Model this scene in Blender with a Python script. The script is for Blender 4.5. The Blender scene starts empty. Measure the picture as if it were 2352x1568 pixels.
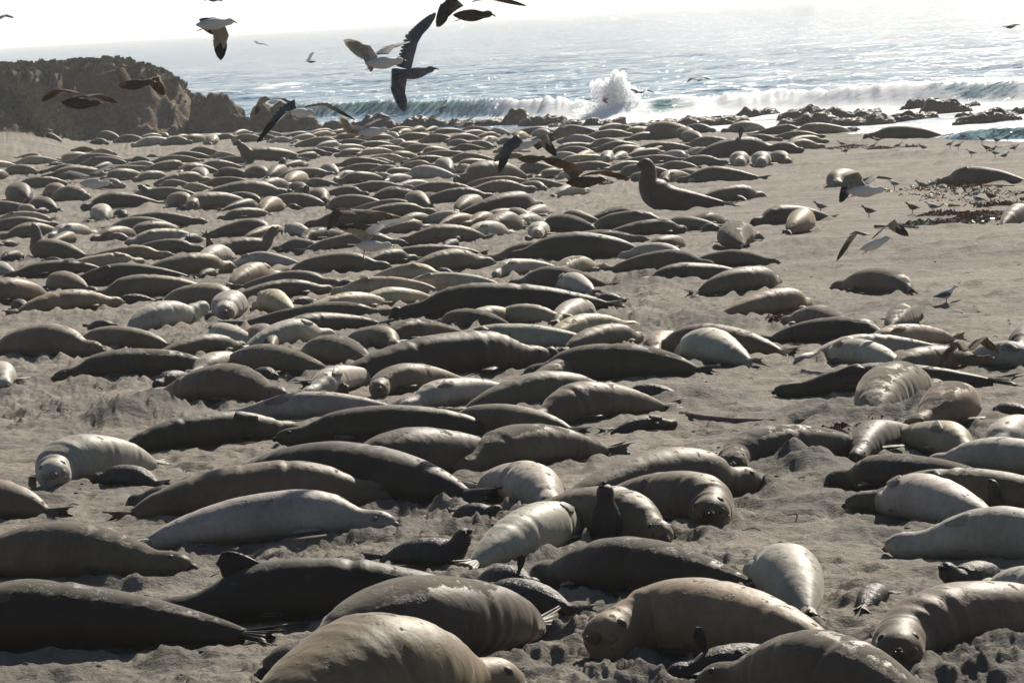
import bpy, math, random
import numpy as np
from mathutils import Vector, Matrix
random.seed(7); RNG = np.random.default_rng(11)
scene = bpy.context.scene
COL = scene.collection

# ------------------------------------------------------------------ camera
FPX = 9500.0                      # focal length in units of the 2352 px wide reading grid
CAMZ = 6.0
PITCH = math.atan(745.4 / FPX); ROLL = -math.atan(0.0575)
cam_data = bpy.data.cameras.new('camera'); cam = bpy.data.objects.new('camera', cam_data)
COL.objects.link(cam); scene.camera = cam
cam_data.sensor_width = 36; cam_data.lens = 36 * FPX / 2352
cam_data.clip_start = 0.5; cam_data.clip_end = 30000
CM = Matrix.Rotation(math.pi/2 - PITCH, 3, 'X') @ Matrix.Rotation(ROLL, 3, 'Z')
cam.matrix_world = Matrix.Translation((0, 0, CAMZ)) @ CM.to_4x4()

# ------------------------------------------------------------------ sky and sun
SUN_EL, SUN_AZ = math.radians(36), math.radians(22)      # azimuth to the right of the view axis
world = bpy.data.worlds.new('World'); scene.world = world; world.use_nodes = True
wn = world.node_tree; wn.nodes.clear()
sky = wn.nodes.new('ShaderNodeTexSky'); sky.sky_type = 'NISHITA'; sky.sun_disc = False
sky.sun_elevation = SUN_EL; sky.sun_rotation = SUN_AZ
sky.air_density = 1.0; sky.dust_density = 1.0; sky.ozone_density = 1.0; sky.altitude = 0
bg = wn.nodes.new('ShaderNodeBackground'); bg.inputs['Strength'].default_value = 0.05
wo = wn.nodes.new('ShaderNodeOutputWorld')
# bright marine haze low over the sea, strongest towards the sun, blended over the clear sky by elevation
tcw = wn.nodes.new('ShaderNodeTexCoord'); sxw = wn.nodes.new('ShaderNodeSeparateXYZ'); wn.links.new(tcw.outputs['Generated'], sxw.inputs[0])
def wm(op, a, b=0.0, clamp=False):
    n = wn.nodes.new('ShaderNodeMath'); n.operation = op; n.use_clamp = clamp
    for s_, v_ in zip(n.inputs, (a, b)):
        if isinstance(v_, (int, float)): s_.default_value = v_
        else: wn.links.new(v_, s_)
    return n.outputs[0]
elv = wm('ABSOLUTE', sxw.outputs[2]); fac = wm('POWER', 2.718, wm('MULTIPLY', elv, -16.0))
dt = wn.nodes.new('ShaderNodeVectorMath'); dt.operation = 'DOT_PRODUCT'; wn.links.new(tcw.outputs['Generated'], dt.inputs[0]); dt.inputs[1].default_value = (math.sin(SUN_AZ), math.cos(SUN_AZ), 0)
aw = wm('POWER', wm('MULTIPLY', wm('ADD', dt.outputs['Value'], 1.0), .5, True), 2.0)
lum = wm('ADD', wm('MULTIPLY', aw, 18.0), 1.5)
hz_ = wn.nodes.new('ShaderNodeVectorMath'); hz_.operation = 'SCALE'; hz_.inputs[0].default_value = (.98, .99, 1.0); wn.links.new(lum, hz_.inputs[3])
mxw = wn.nodes.new('ShaderNodeMix'); mxw.data_type = 'RGBA'; wn.links.new(fac, mxw.inputs[0]); wn.links.new(sky.outputs[0], mxw.inputs[6]); wn.links.new(hz_.outputs[0], mxw.inputs[7])
wn.links.new(mxw.outputs[2], bg.inputs[0]); wn.links.new(bg.outputs[0], wo.inputs[0])
sun_d = bpy.data.lights.new('sun', 'SUN'); sun = bpy.data.objects.new('sun', sun_d); COL.objects.link(sun)
sun_d.energy = 5.0; sun_d.angle = math.radians(0.5); sun_d.color = (1.0, 0.92, 0.79)
SD = Vector((math.cos(SUN_EL)*math.sin(SUN_AZ), math.cos(SUN_EL)*math.cos(SUN_AZ), math.sin(SUN_EL)))
sun.rotation_euler = SD.to_track_quat('Z', 'Y').to_euler()
scene.view_settings.view_transform = 'Standard'; scene.view_settings.look = 'None'
scene.view_settings.exposure = 0.48; scene.view_settings.gamma = 1; scene.view_settings.use_curve_mapping = False
scene.render.engine = 'CYCLES'
scene.cycles.max_bounces = 8; scene.cycles.volume_bounces = 0
scene.cycles.transparent_max_bounces = 6

# ------------------------------------------------------------------ numeric helpers
def hash2(ix, iy, seed):
    h = (ix.astype(np.int64)*374761393 + iy.astype(np.int64)*668265263 + seed*974711) & 0xFFFFFFFF
    h = ((h ^ (h >> 13)) * 1274126177) & 0xFFFFFFFF
    return ((h ^ (h >> 16)) & 0xFFFF) / 65535.0
def noise2(x, y, seed=0):
    x = np.asarray(x, float); y = np.asarray(y, float)
    ix, iy = np.floor(x), np.floor(y); fx, fy = x-ix, y-iy
    fx = fx*fx*fx*(fx*(fx*6-15)+10); fy = fy*fy*fy*(fy*(fy*6-15)+10)
    a, b = hash2(ix, iy, seed), hash2(ix+1, iy, seed); c, d = hash2(ix, iy+1, seed), hash2(ix+1, iy+1, seed)
    return (a+(b-a)*fx+(c-a)*fy+(a-b-c+d)*fx*fy)*2-1
def fbm2(x, y, octs=4, seed=0, gain=0.5):
    s = 0; a = 1.0; n = 0
    for o in range(octs):
        s = s + a*noise2(x*2**o+17.3*o, y*2**o-9.1*o, seed+o*31); n += a; a *= gain
    return s/n
def ridge2(x, y, octs=4, seed=0):
    s = 0; a = 1.0; n = 0
    for o in range(octs):
        s = s + a*(1-np.abs(noise2(x*2**o+7.7*o, y*2**o+3.3*o, seed+o*17))*2); n += a; a *= .5
    return s/n
def noise3(x, y, z, seed=0):
    iz = np.floor(z); fz = z-iz; fz = fz*fz*(3-2*fz)
    def lay(k):
        ix, iy = np.floor(x), np.floor(y); fx, fy = x-ix, y-iy; fx = fx*fx*(3-2*fx); fy = fy*fy*(3-2*fy)
        q = lambda i, j: hash2(ix+i+k*57, iy+j+k*113, seed)
        a, b, c, d = q(0,0), q(1,0), q(0,1), q(1,1)
        return a+(b-a)*fx+(c-a)*fy+(a-b-c+d)*fx*fy
    a, b = lay(iz), lay(iz+1)
    return (a+(b-a)*fz)*2-1
def fbm3(x, y, z, octs=4, seed=0):
    s = 0; a = 1.; n = 0
    for o in range(octs):
        s = s+a*noise3(x*2**o, y*2**o, z*2**o, seed+o*13); n += a; a *= .5
    return s/n
def sstep(a, b, x):
    t = np.clip((np.asarray(x, float)-a)/(b-a), 0, 1); return t*t*(3-2*t)

SEA = -0.75
_SX = np.array([-80., -20, -12, 3.2, 16.8, 22.5, 40, 90]); _SY = np.array([290., 286, 269, 246, 209, 183, 150, 90])
def shore_y(x): return np.interp(x, _SX, _SY)
def zbase(x, y):
    x = np.asarray(x, float); y = np.asarray(y, float)
    d = np.maximum(y, 0)
    z = CAMZ-(5.1+1.55*sstep(30, 190, d))
    z = z + 1.4*sstep(-25, -31, x)*sstep(232, 258, y)*sstep(274, 262, y)     # sand bank under the near bluff
    q = y-shore_y(x)
    k = sstep(-22, 0, q)
    z = z*(1-k)+(SEA-0.02)*k*1.0
    z = z-np.clip(q, 0, 60)*0.045
    z = z + 4.2*sstep(14, 1.5, y)                                             # foot of the bluff the camera stands on
    return z
def ray(X, Y):
    v = CM @ Vector(((X-1176)/FPX, -(Y-784)/FPX, -1.0)); return np.array(v)
def ground(X, Y):
    """where the line of sight through a reading-grid point meets the beach"""
    r = ray(X, Y); z = 0.0
    for _ in range(12):
        t = (z-CAMZ)/r[2] if r[2] < -1e-4 else 400
        p = r*t; z = float(zbase(p[0], p[1]))
        z = min(max(z, -2.5), 2)
    return np.array([p[0], p[1], z])
def water_at(X, Y):
    r = ray(X, Y); t = (SEA-CAMZ)/r[2]; p = r*t; return np.array([p[0], p[1], SEA])
def air(X, Y, depth):
    r = ray(X, Y); return np.array([0, 0, CAMZ])+r*depth

# ------------------------------------------------------------------ object helpers
def props(o, label=None, cat=None, group=None, kind=None):
    if label: o['label'] = label
    if cat: o['category'] = cat
    if group: o['group'] = group
    if kind: o['kind'] = kind
    return o
def mesh_obj(name, V, F, mats, parent=None, smooth=True, midx=None):
    me = bpy.data.meshes.new(name)
    V = np.asarray(V, dtype=np.float32)
    if isinstance(F, np.ndarray):
        k = F.shape[1]; n = len(F)
        me.vertices.add(len(V)); me.vertices.foreach_set('co', V.ravel())
        me.loops.add(n*k); me.loops.foreach_set('vertex_index', F.astype(np.int32).ravel())
        me.polygons.add(n); me.polygons.foreach_set('loop_start', np.arange(0, n*k, k, dtype=np.int32))
        me.update(calc_edges=True)
    else:
        me.from_pydata([tuple(map(float, v)) for v in V], [], F)
    if not isinstance(mats, (list, tuple)): mats = [mats]
    for m in mats: me.materials.append(m)
    if midx is not None: me.polygons.foreach_set('material_index', np.asarray(midx, dtype=np.int32))
    me.polygons.foreach_set('use_smooth', [bool(smooth)]*len(me.polygons))
    me.validate(); me.update()
    o = bpy.data.objects.new(name, me); COL.objects.link(o)
    if parent: o.parent = parent
    return o
def empty(name, loc, label, cat, group=None):
    o = bpy.data.objects.new(name, None); o.empty_display_size = .2; COL.objects.link(o)
    o.location = Vector([float(c) for c in loc]); return props(o, label, cat, group)
def grid_faces(nr, nc, wrap=False):
    i = np.arange(nr-1)[:, None]; j = np.arange(nc if wrap else nc-1)[None, :]
    a = i*nc+j; b = i*nc+(j+1) % nc
    return np.stack([a, b, b+nc, a+nc], -1).reshape(-1, 4)
class MB:
    """collects pieces of one mesh"""
    def __init__(s): s.v = []; s.f = []; s.m = []; s.n = 0
    def add(s, V, F, m=0):
        V = np.asarray(V, float); s.v.append(V)
        for f in F: s.f.append([int(i)+s.n for i in f]); s.m.append(m)
        s.n += len(V)
    def build(s, name, mats, parent=None, smooth=True):
        return mesh_obj(name, np.concatenate(s.v), s.f, mats, parent, smooth, s.m)
def loft(rings):
    """closed tube through equal-size rings with end caps"""
    R = np.asarray(rings); n, k = R.shape[:2]
    V = R.reshape(-1, 3); F = grid_faces(n, k, True)[:, ::-1].tolist()
    c0 = R[0].mean(0); c1 = R[-1].mean(0); V = np.vstack([V, c0, c1])
    for j in range(k):
        F.append([n*k, j, (j+1) % k]); F.append([n*k+1, (n-1)*k+(j+1) % k, (n-1)*k+j])
    return V, F
def ball(c, r, n=8, m=6, sc=(1, 1, 1)):
    th = np.linspace(0.02, math.pi-0.02, m); ph = np.linspace(0, 2*math.pi, n, endpoint=False)
    R = [[(c[0]+r*sc[0]*math.sin(t)*math.cos(p), c[1]+r*sc[1]*math.sin(t)*math.sin(p), c[2]+r*sc[2]*math.cos(t)) for p in ph] for t in th]
    return loft(R)
def tube(P, rad, k=6):
    P = np.asarray(P, float); rad = np.broadcast_to(rad, (len(P),)); R = []
    for i, p in enumerate(P):
        t = P[min(i+1, len(P)-1)]-P[max(i-1, 0)]; t = t/(np.linalg.norm(t)+1e-9)
        a = np.cross(t, [0, 0, 1.0]); 
        if np.linalg.norm(a) < .05: a = np.cross(t, [1.0, 0, 0])
        a /= np.linalg.norm(a); b = np.cross(a, t)
        R.append([p+rad[i]*(math.cos(q)*a+math.sin(q)*b) for q in np.linspace(0, 2*math.pi, k, endpoint=False)])
    return loft(R)

# ------------------------------------------------------------------ materials
def newmat(name):
    m = bpy.data.materials.new(name); m.use_nodes = True; nt = m.node_tree
    return m, nt, nt.nodes['Principled BSDF'], nt.nodes['Material Output']
def N(nt, t, **kw):
    n = nt.nodes.new(t)
    for k, v in kw.items(): setattr(n, k, v)
    return n
def noise_n(nt, vec, scale, detail=5, rough=.55, dim='3D'):
    n = N(nt, 'ShaderNodeTexNoise'); n.inputs['Scale'].default_value = scale
    n.inputs['Detail'].default_value = detail; n.inputs['Roughness'].default_value = rough
    if vec is not None: nt.links.new(vec, n.inputs['Vector'])
    return n
def ramp_n(nt, fac, stops):
    r = N(nt, 'ShaderNodeValToRGB'); e = r.color_ramp.elements
    while len(e) < len(stops): e.new(.5)
    for q, (p, c) in zip(e, stops):
        q.position = p; q.color = (c, c, c, 1) if isinstance(c, (int, float)) else (*c, 1)
    nt.links.new(fac, r.inputs[0]); return r
def mix_n(nt, fac, a, b, blend='MIX'):
    m = N(nt, 'ShaderNodeMix', data_type='RGBA', blend_type=blend)
    for s, v in ((m.inputs[0], fac), (m.inputs[6], a), (m.inputs[7], b)):
        if isinstance(v, (int, float)): s.default_value = v
        elif isinstance(v, tuple): s.default_value = (*v, 1)
        else: nt.links.new(v, s)
    return m.outputs[2]
def math_n(nt, op, a, b=None, clamp=False):
    m = N(nt, 'ShaderNodeMath', operation=op); m.use_clamp = clamp
    for s, v in zip(m.inputs, (a, b)):
        if v is None: continue
        if isinstance(v, (int, float)): s.default_value = v
        else: nt.links.new(v, s)
    return m.outputs[0]
def bump_n(nt, h, strength, dist, normal=None):
    b = N(nt, 'ShaderNodeBump'); b.inputs['Strength'].default_value = strength; b.inputs['Distance'].default_value = dist
    nt.links.new(h, b.inputs['Height'])
    if normal is not None: nt.links.new(normal, b.inputs['Normal'])
    return b.outputs[0]

def make_sand():
    m, nt, p, _ = newmat('beach_sand'); tc = N(nt, 'ShaderNodeTexCoord'); v = tc.outputs['Object']
    n1 = noise_n(nt, v, .35, 6, .6); n2 = noise_n(nt, v, 9, 6, .65); n3 = noise_n(nt, v, 120, 3, .7)
    c1 = ramp_n(nt, n1.outputs[0], [(.3, (.172, .150, .120)), (.7, (.270, .238, .194))])
    c2 = ramp_n(nt, n2.outputs[0], [(.32, (.62, .61, .60)), (.55, (1, 1, 1))])
    c = mix_n(nt, 1.0, c1.outputs[0], c2.outputs[0], 'MULTIPLY')
    ms = N(nt, 'ShaderNodeMapping'); ms.inputs['Scale'].default_value = (.45, 1, 1); nt.links.new(v, ms.inputs[0]); nst = noise_n(nt, ms.outputs[0], .9, 9, .68)
    cst = ramp_n(nt, nst.outputs[0], [(.36, (.50, .49, .48)), (.47, (.92, .92, .92)), (.7, (1.06, 1.05, 1.04))]); c = mix_n(nt, 1.0, c, cst.outputs[0], 'MULTIPLY')
    at = N(nt, 'ShaderNodeAttribute', attribute_name='damp')
    c = mix_n(nt, at.outputs['Fac'], c, (.085, .077, .066))
    sp = ramp_n(nt, n3.outputs[0], [(.30, .25), (.44, 1.0)])
    c = mix_n(nt, .5, c, sp.outputs[0], 'MULTIPLY')
    nt.links.new(c, p.inputs['Base Color']); p.inputs['Roughness'].default_value = .85
    p.inputs['Specular IOR Level'].default_value = .3
    n4 = noise_n(nt, v, 2.6, 8, .62)
    b = bump_n(nt, nst.outputs[0], .6, .20); b = bump_n(nt, n4.outputs[0], .7, .12, b); b = bump_n(nt, n2.outputs[0], .9, .055, b); b = bump_n(nt, noise_n(nt, v, 32, 4, .65).outputs[0], .7, .018, b); b = bump_n(nt, n3.outputs[0], .35, .006, b)
    nt.links.new(b, p.inputs['Normal']); return m
def make_seal_mat(wet=False):
    m, nt, p, _ = newmat('wet_pup_fur' if wet else 'seal_hide')
    tc = N(nt, 'ShaderNodeTexCoord'); oi = N(nt, 'ShaderNodeObjectInfo')
    add = N(nt, 'ShaderNodeVectorMath', operation='ADD'); nt.links.new(tc.outputs['Object'], add.inputs[0])
    sc = N(nt, 'ShaderNodeVectorMath', operation='SCALE'); sc.inputs[3].default_value = 31.0
    comb = N(nt, 'ShaderNodeCombineXYZ')
    for i in range(3): nt.links.new(oi.outputs['Random'], comb.inputs[i])
    nt.links.new(comb.outputs[0], sc.inputs[0]); nt.links.new(sc.outputs[0], add.inputs[1]); v = add.outputs[0]
    n1 = noise_n(nt, v, 1.6, 4, .55); n2 = noise_n(nt, v, 14, 5, .65); n3 = noise_n(nt, v, 75, 3, .6)
    r1 = ramp_n(nt, n1.outputs[0], [(.32, .72), (.68, 1.25)]); r2 = ramp_n(nt, n2.outputs[0], [(.3, .85), (.62, 1.06)])
    c = mix_n(nt, 1.0, oi.outputs['Color'], r1.outputs[0], 'MULTIPLY'); c = mix_n(nt, 1.0, c, r2.outputs[0], 'MULTIPLY')
    # thrown sand lying on the upper backs
    if not wet:
        at = N(nt, 'ShaderNodeAttribute', attribute_name='sandy', attribute_type='OBJECT')
        g = N(nt, 'ShaderNodeNewGeometry'); sx = N(nt, 'ShaderNodeSeparateXYZ'); nt.links.new(g.outputs['Normal'], sx.inputs[0])
        up = ramp_n(nt, sx.outputs[2], [(.45, 0.0), (.88, 1.0)])
        ns = noise_n(nt, v, 3.2, 8, .72)
        q = math_n(nt, 'MULTIPLY', at.outputs['Fac'], up.outputs[0])
        q = math_n(nt, 'ADD', q, math_n(nt, 'MULTIPLY', math_n(nt, 'SUBTRACT', ns.outputs[0], .5), 2.2)); q = ramp_n(nt, q, [(.38, 0.0), (.52, 1.0)])
        spk = ramp_n(nt, noise_n(nt, v, 9, 4, .6).outputs[0], [(.62, 0.0), (.65, 1.0)])
        q2 = math_n(nt, 'MULTIPLY', spk.outputs[0], up.outputs[0]); q3 = math_n(nt, 'MAXIMUM', q.outputs[0], q2)
        q4 = math_n(nt, 'MULTIPLY', q3, .85)
        c = mix_n(nt, q4, c, (.098, .084, .066))
    nt.links.new(c, p.inputs['Base Color'])
    if not wet: nt.links.new(math_n(nt, 'ADD', math_n(nt, 'MULTIPLY', q3, .34), .57), p.inputs['Roughness'])
    else: p.inputs['Roughness'].default_value = .55
    p.inputs['Specular IOR Level'].default_value = .3 if wet else .24
    if not wet:
        p.inputs['Sheen Weight'].default_value = .16; p.inputs['Sheen Roughness'].default_value = .35; p.inputs['Sheen Tint'].default_value = (1, .92, .8, 1)
    w = N(nt, 'ShaderNodeMapping'); w.inputs['Scale'].default_value = (7, 7, 2.2) if not wet else (16, 16, 5); nt.links.new(v, w.inputs[0])
    nw = noise_n(nt, w.outputs[0], 1.0, 3, .5)
    b = bump_n(nt, nw.outputs[0], .3 if not wet else .7, .04); b = bump_n(nt, n2.outputs[0], .12, .012, b); b = bump_n(nt, q3 if not wet else n3.outputs[0], .6, .012, b)
    nt.links.new(b, p.inputs['Normal']); return m
def simple(name, col, rough=.6, spec=.5, bump=None, var=.25, vscale=6, trans=0):
    m, nt, p, out = newmat(name); tc = N(nt, 'ShaderNodeTexCoord')
    n = noise_n(nt, tc.outputs['Object'], vscale, 5)
    r = ramp_n(nt, n.outputs[0], [(.3, 1-var), (.7, 1+var)]); c = mix_n(nt, 1.0, tuple(col), r.outputs[0], 'MULTIPLY')
    nt.links.new(c, p.inputs['Base Color']); p.inputs['Roughness'].default_value = rough; p.inputs['Specular IOR Level'].default_value = spec
    if bump:
        nb = noise_n(nt, tc.outputs['Object'], bump[0], 6, .65); nt.links.new(bump_n(nt, nb.outputs[0], bump[1], bump[2]), p.inputs['Normal'])
    if trans:
        t = N(nt, 'ShaderNodeBsdfTranslucent'); nt.links.new(c, t.inputs[0]); mx = N(nt, 'ShaderNodeMixShader'); mx.inputs[0].default_value = trans
        nt.links.new(p.outputs[0], mx.inputs[1]); nt.links.new(t.outputs[0], mx.inputs[2]); nt.links.new(mx.outputs[0], out.inputs[0])
    return m
def make_cliff(name, rocky):
    m, nt, p, _ = newmat(name); tc = N(nt, 'ShaderNodeTexCoord'); v = tc.outputs['Object']
    mp = N(nt, 'ShaderNodeMapping'); mp.inputs['Scale'].default_value = (1, 1, 2.2); nt.links.new(v, mp.inputs[0])
    n1 = noise_n(nt, mp.outputs[0], .55, 8, .62); n2 = noise_n(nt, v, 3.5, 6, .7)
    c1 = ramp_n(nt, n1.outputs[0], [(.3, (.075, .056, .040)), (.5, (.165, .118, .076)), (.72, (.27, .19, .115))])
    r2 = ramp_n(nt, n2.outputs[0], [(.3, .6), (.7, 1.2)]); c = mix_n(nt, 1.0, c1.outputs[0], r2.outputs[0], 'MULTIPLY')
    g = N(nt, 'ShaderNodeAttribute', attribute_name='scrub')
    nv = noise_n(nt, v, 1.4, 6, .7); sc = math_n(nt, 'ADD', g.outputs['Fac'], math_n(nt, 'SUBTRACT', nv.outputs[0], .5))
    s = ramp_n(nt, sc, [(.42, 0.0), (.62, 1.0)])
    n5 = noise_n(nt, v, 7, 5, .7); gc = ramp_n(nt, n5.outputs[0], [(.35, (.045, .044, .026)), (.65, (.125, .105, .062))])
    c = mix_n(nt, s.outputs[0], c, gc.outputs[0])
    nt.links.new(c, p.inputs['Base Color']); p.inputs['Roughness'].default_value = .9; p.inputs['Specular IOR Level'].default_value = .2
    b = bump_n(nt, n1.outputs[0], .8, .5); b = bump_n(nt, n2.outputs[0], .8, .15, b); nt.links.new(b, p.inputs['Normal'])
    return m
def make_rock(name='wet_rock'):
    m, nt, p, _ = newmat(name); tc = N(nt, 'ShaderNodeTexCoord'); v = tc.outputs['Object']
    n1 = noise_n(nt, v, 1.6, 8, .65); n2 = noise_n(nt, v, 7, 6, .7)
    c = ramp_n(nt, n1.outputs[0], [(.32, (.030, .024, .018)), (.52, (.075, .050, .032)), (.7, (.13, .085, .055))])
    r2 = ramp_n(nt, n2.outputs[0], [(.3, .6), (.7, 1.2)]); cc = mix_n(nt, 1.0, c.outputs[0], r2.outputs[0], 'MULTIPLY')
    nt.links.new(cc, p.inputs['Base Color'])
    rr = ramp_n(nt, n2.outputs[0], [(.4, .75), (.62, .3)]); nt.links.new(rr.outputs[0], p.inputs['Roughness'])
    b = bump_n(nt, n1.outputs[0], .8, .25); b = bump_n(nt, n2.outputs[0], .9, .1, b); nt.links.new(b, p.inputs['Normal']); return m
def make_water():
    m, nt, p, out = newmat('sea_water'); tc = N(nt, 'ShaderNodeTexCoord'); v = tc.outputs['Object']
    sep = N(nt, 'ShaderNodeSeparateXYZ'); nt.links.new(v, sep.inputs[0])
    n0 = noise_n(nt, v, .02, 4, .6)
    c = ramp_n(nt, n0.outputs[0], [(.35, (.105, .225, .350)), (.65, (.145, .285, .405))])
    fa = N(nt, 'ShaderNodeAttribute', attribute_name='foam'); ga = N(nt, 'ShaderNodeAttribute', attribute_name='thin')
    c = mix_n(nt, ga.outputs['Fac'], c.outputs[0], (.26, .46, .45))
    nt.links.new(c, p.inputs['Base Color']); p.inputs['Roughness'].default_value = .12; p.inputs['IOR'].default_value = 1.33
    mp = N(nt, 'ShaderNodeMapping'); mp.inputs['Scale'].default_value = (.55, 1.0, 1.0); mp.inputs['Rotation'].default_value = (0, 0, .25); nt.links.new(v, mp.inputs[0])
    a = noise_n(nt, mp.outputs[0], .10, 3, .5); b_ = noise_n(nt, mp.outputs[0], .75, 5, .62); d_ = noise_n(nt, mp.outputs[0], 4.0, 3, .6)
    bb = bump_n(nt, a.outputs[0], 1.0, 3.0); bb = bump_n(nt, b_.outputs[0], 1.0, 2.0, bb); bb = bump_n(nt, d_.outputs[0], 1.0, .3, bb)
    # facet tilt taken straight from noise, so that distant water keeps its sparkle
    acc = None
    for sc_, am, stx in ((.07, .36, .35), (.30, 1.1, .40), (1.6, 2.0, .5), (9.0, 1.7, .7)):
        mq = N(nt, 'ShaderNodeMapping'); mq.inputs['Scale'].default_value = (stx, 1, 1); nt.links.new(v, mq.inputs[0])
        nq = noise_n(nt, mq.outputs[0], sc_, 2, .5); sb = N(nt, 'ShaderNodeVectorMath', operation='SUBTRACT'); nt.links.new(nq.outputs['Color'], sb.inputs[0]); sb.inputs[1].default_value = (.5, .5, .5)
        ml = N(nt, 'ShaderNodeVectorMath', operation='MULTIPLY'); nt.links.new(sb.outputs[0], ml.inputs[0]); ml.inputs[1].default_value = (am, am*1.3, 0)
        if acc is None: acc = ml.outputs[0]
        else:
            ad = N(nt, 'ShaderNodeVectorMath', operation='ADD'); nt.links.new(acc, ad.inputs[0]); nt.links.new(ml.outputs[0], ad.inputs[1]); acc = ad.outputs[0]
    gn = N(nt, 'ShaderNodeNewGeometry'); ad = N(nt, 'ShaderNodeVectorMath', operation='ADD'); nt.links.new(acc, ad.inputs[0]); nt.links.new(gn.outputs['Normal'], ad.inputs[1])
    nm = N(nt, 'ShaderNodeVectorMath', operation='NORMALIZE'); nt.links.new(ad.outputs[0], nm.inputs[0]); nt.links.new(nm.outputs[0], p.inputs['Normal'])
    # foam where the attribute says, broken up by noise, and small whitecaps far out
    mf = N(nt, 'ShaderNodeMapping'); mf.inputs['Scale'].default_value = (.24, 1.0, 2.2); nt.links.new(v, mf.inputs[0])
    nf = noise_n(nt, mf.outputs[0], 1.1, 7, .72)
    t = math_n(nt, 'ADD', fa.outputs['Fac'], math_n(nt, 'MULTIPLY', math_n(nt, 'SUBTRACT', nf.outputs[0], .5), 1.5))
    fm = ramp_n(nt, t, [(.42, 0.0), (.72, 1.0)])
    mw = N(nt, 'ShaderNodeMapping'); mw.inputs['Scale'].default_value = (.35, 1.1, 1.0); nt.links.new(v, mw.inputs[0])
    nw = noise_n(nt, mw.outputs[0], .33, 6, .62); cap = ramp_n(nt, nw.outputs[0], [(.685, 0.0), (.73, .75)])
    fm2 = math_n(nt, 'MAXIMUM', fm.outputs[0], cap.outputs[0])
    foam = N(nt, 'ShaderNodeBsdfPrincipled'); foam.inputs['Base Color'].default_value = (.93, .95, .96, 1); foam.inputs['Roughness'].default_value = .7
    tr = N(nt, 'ShaderNodeBsdfTranslucent'); tr.inputs[0].default_value = (.93, .96, .97, 1)
    fx = N(nt, 'ShaderNodeMixShader'); fx.inputs[0].default_value = .15; nt.links.new(foam.outputs[0], fx.inputs[1]); nt.links.new(tr.outputs[0], fx.inputs[2])
    nt.links.new(bump_n(nt, nf.outputs[0], .6, .12), foam.inputs['Normal'])
    gt = N(nt, 'ShaderNodeBsdfTranslucent'); gt.inputs[0].default_value = (.30, .62, .55, 1)
    gm = N(nt, 'ShaderNodeMixShader'); nt.links.new(math_n(nt, 'MULTIPLY', ga.outputs['Fac'], .45), gm.inputs[0])
    nt.links.new(p.outputs[0], gm.inputs[1]); nt.links.new(gt.outputs[0], gm.inputs[2])
    mx = N(nt, 'ShaderNodeMixShader'); nt.links.new(fm2, mx.inputs[0]); nt.links.new(gm.outputs[0], mx.inputs[1]); nt.links.new(fx.outputs[0], mx.inputs[2])
    nt.links.new(mx.outputs[0], out.inputs[0]); return m
M_SAND = make_sand(); M_SEAL = make_seal_mat(); M_PUP = make_seal_mat(True); M_WATER = make_water(); M_ROCK = make_rock()
M_CLIFF = make_cliff('cliff_earth', True)
M_SCRUB = simple('dry_scrub', (.055, .052, .030), .9, .1, var=.5, vscale=2, trans=.25)
M_SPRAY = simple('spray_droplets', (.97, .97, .98), .6, .5, var=.02, trans=.85)
M_EYE = simple('eye_black', (.006, .005, .005), .12, .8, var=0)
M_NOSE = simple('nose_skin', (.03, .024, .02), .35, .6, var=.2)
M_FLIP = M_SEAL
M_KELP = simple('rust_kelp', (.12, .048, .025), .8, .12, var=.6, vscale=9)
M_KELPG = simple('green_kelp', (.07, .085, .025), .4, .5, var=.4, vscale=9)
M_STIPE = simple('yellow_kelp_stipe', (.42, .26, .07), .5, .4)
M_WOOD = simple('grey_driftwood', (.13, .11, .09), .85, .2, bump=(12, .5, .02))
M_WHITE = simple('white_plumage', (.72, .71, .69), .75, .2, var=.08, trans=.2)
M_SLATE = simple('slate_plumage', (.062, .072, .092), .7, .25, var=.25, vscale=22, trans=.08)
M_GREY = simple('grey_plumage', (.20, .205, .225), .7, .2, var=.3, vscale=22, trans=.4)
M_BROWN = simple('mottled_brown_plumage', (.15, .112, .080), .8, .15, var=.6, vscale=45, trans=.35)
M_BUFF = simple('pale_brown_underwing', (.30, .24, .18), .8, .2, var=.35, vscale=24, trans=.5)
M_UNDER = simple('pale_underwing', (.62, .58, .52), .8, .2, var=.18, vscale=20, trans=.55)
M_BLACKF = simple('black_feather', (.018, .017, .018), .6, .3, trans=.06)
M_BEAK_Y = simple('yellow_beak', (.62, .30, .03), .4, .5); M_BEAK_D = simple('dark_beak', (.03, .026, .024), .4, .5)
M_PINK = simple('red_pink_feet', (.48, .11, .075), .5, .4)

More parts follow.
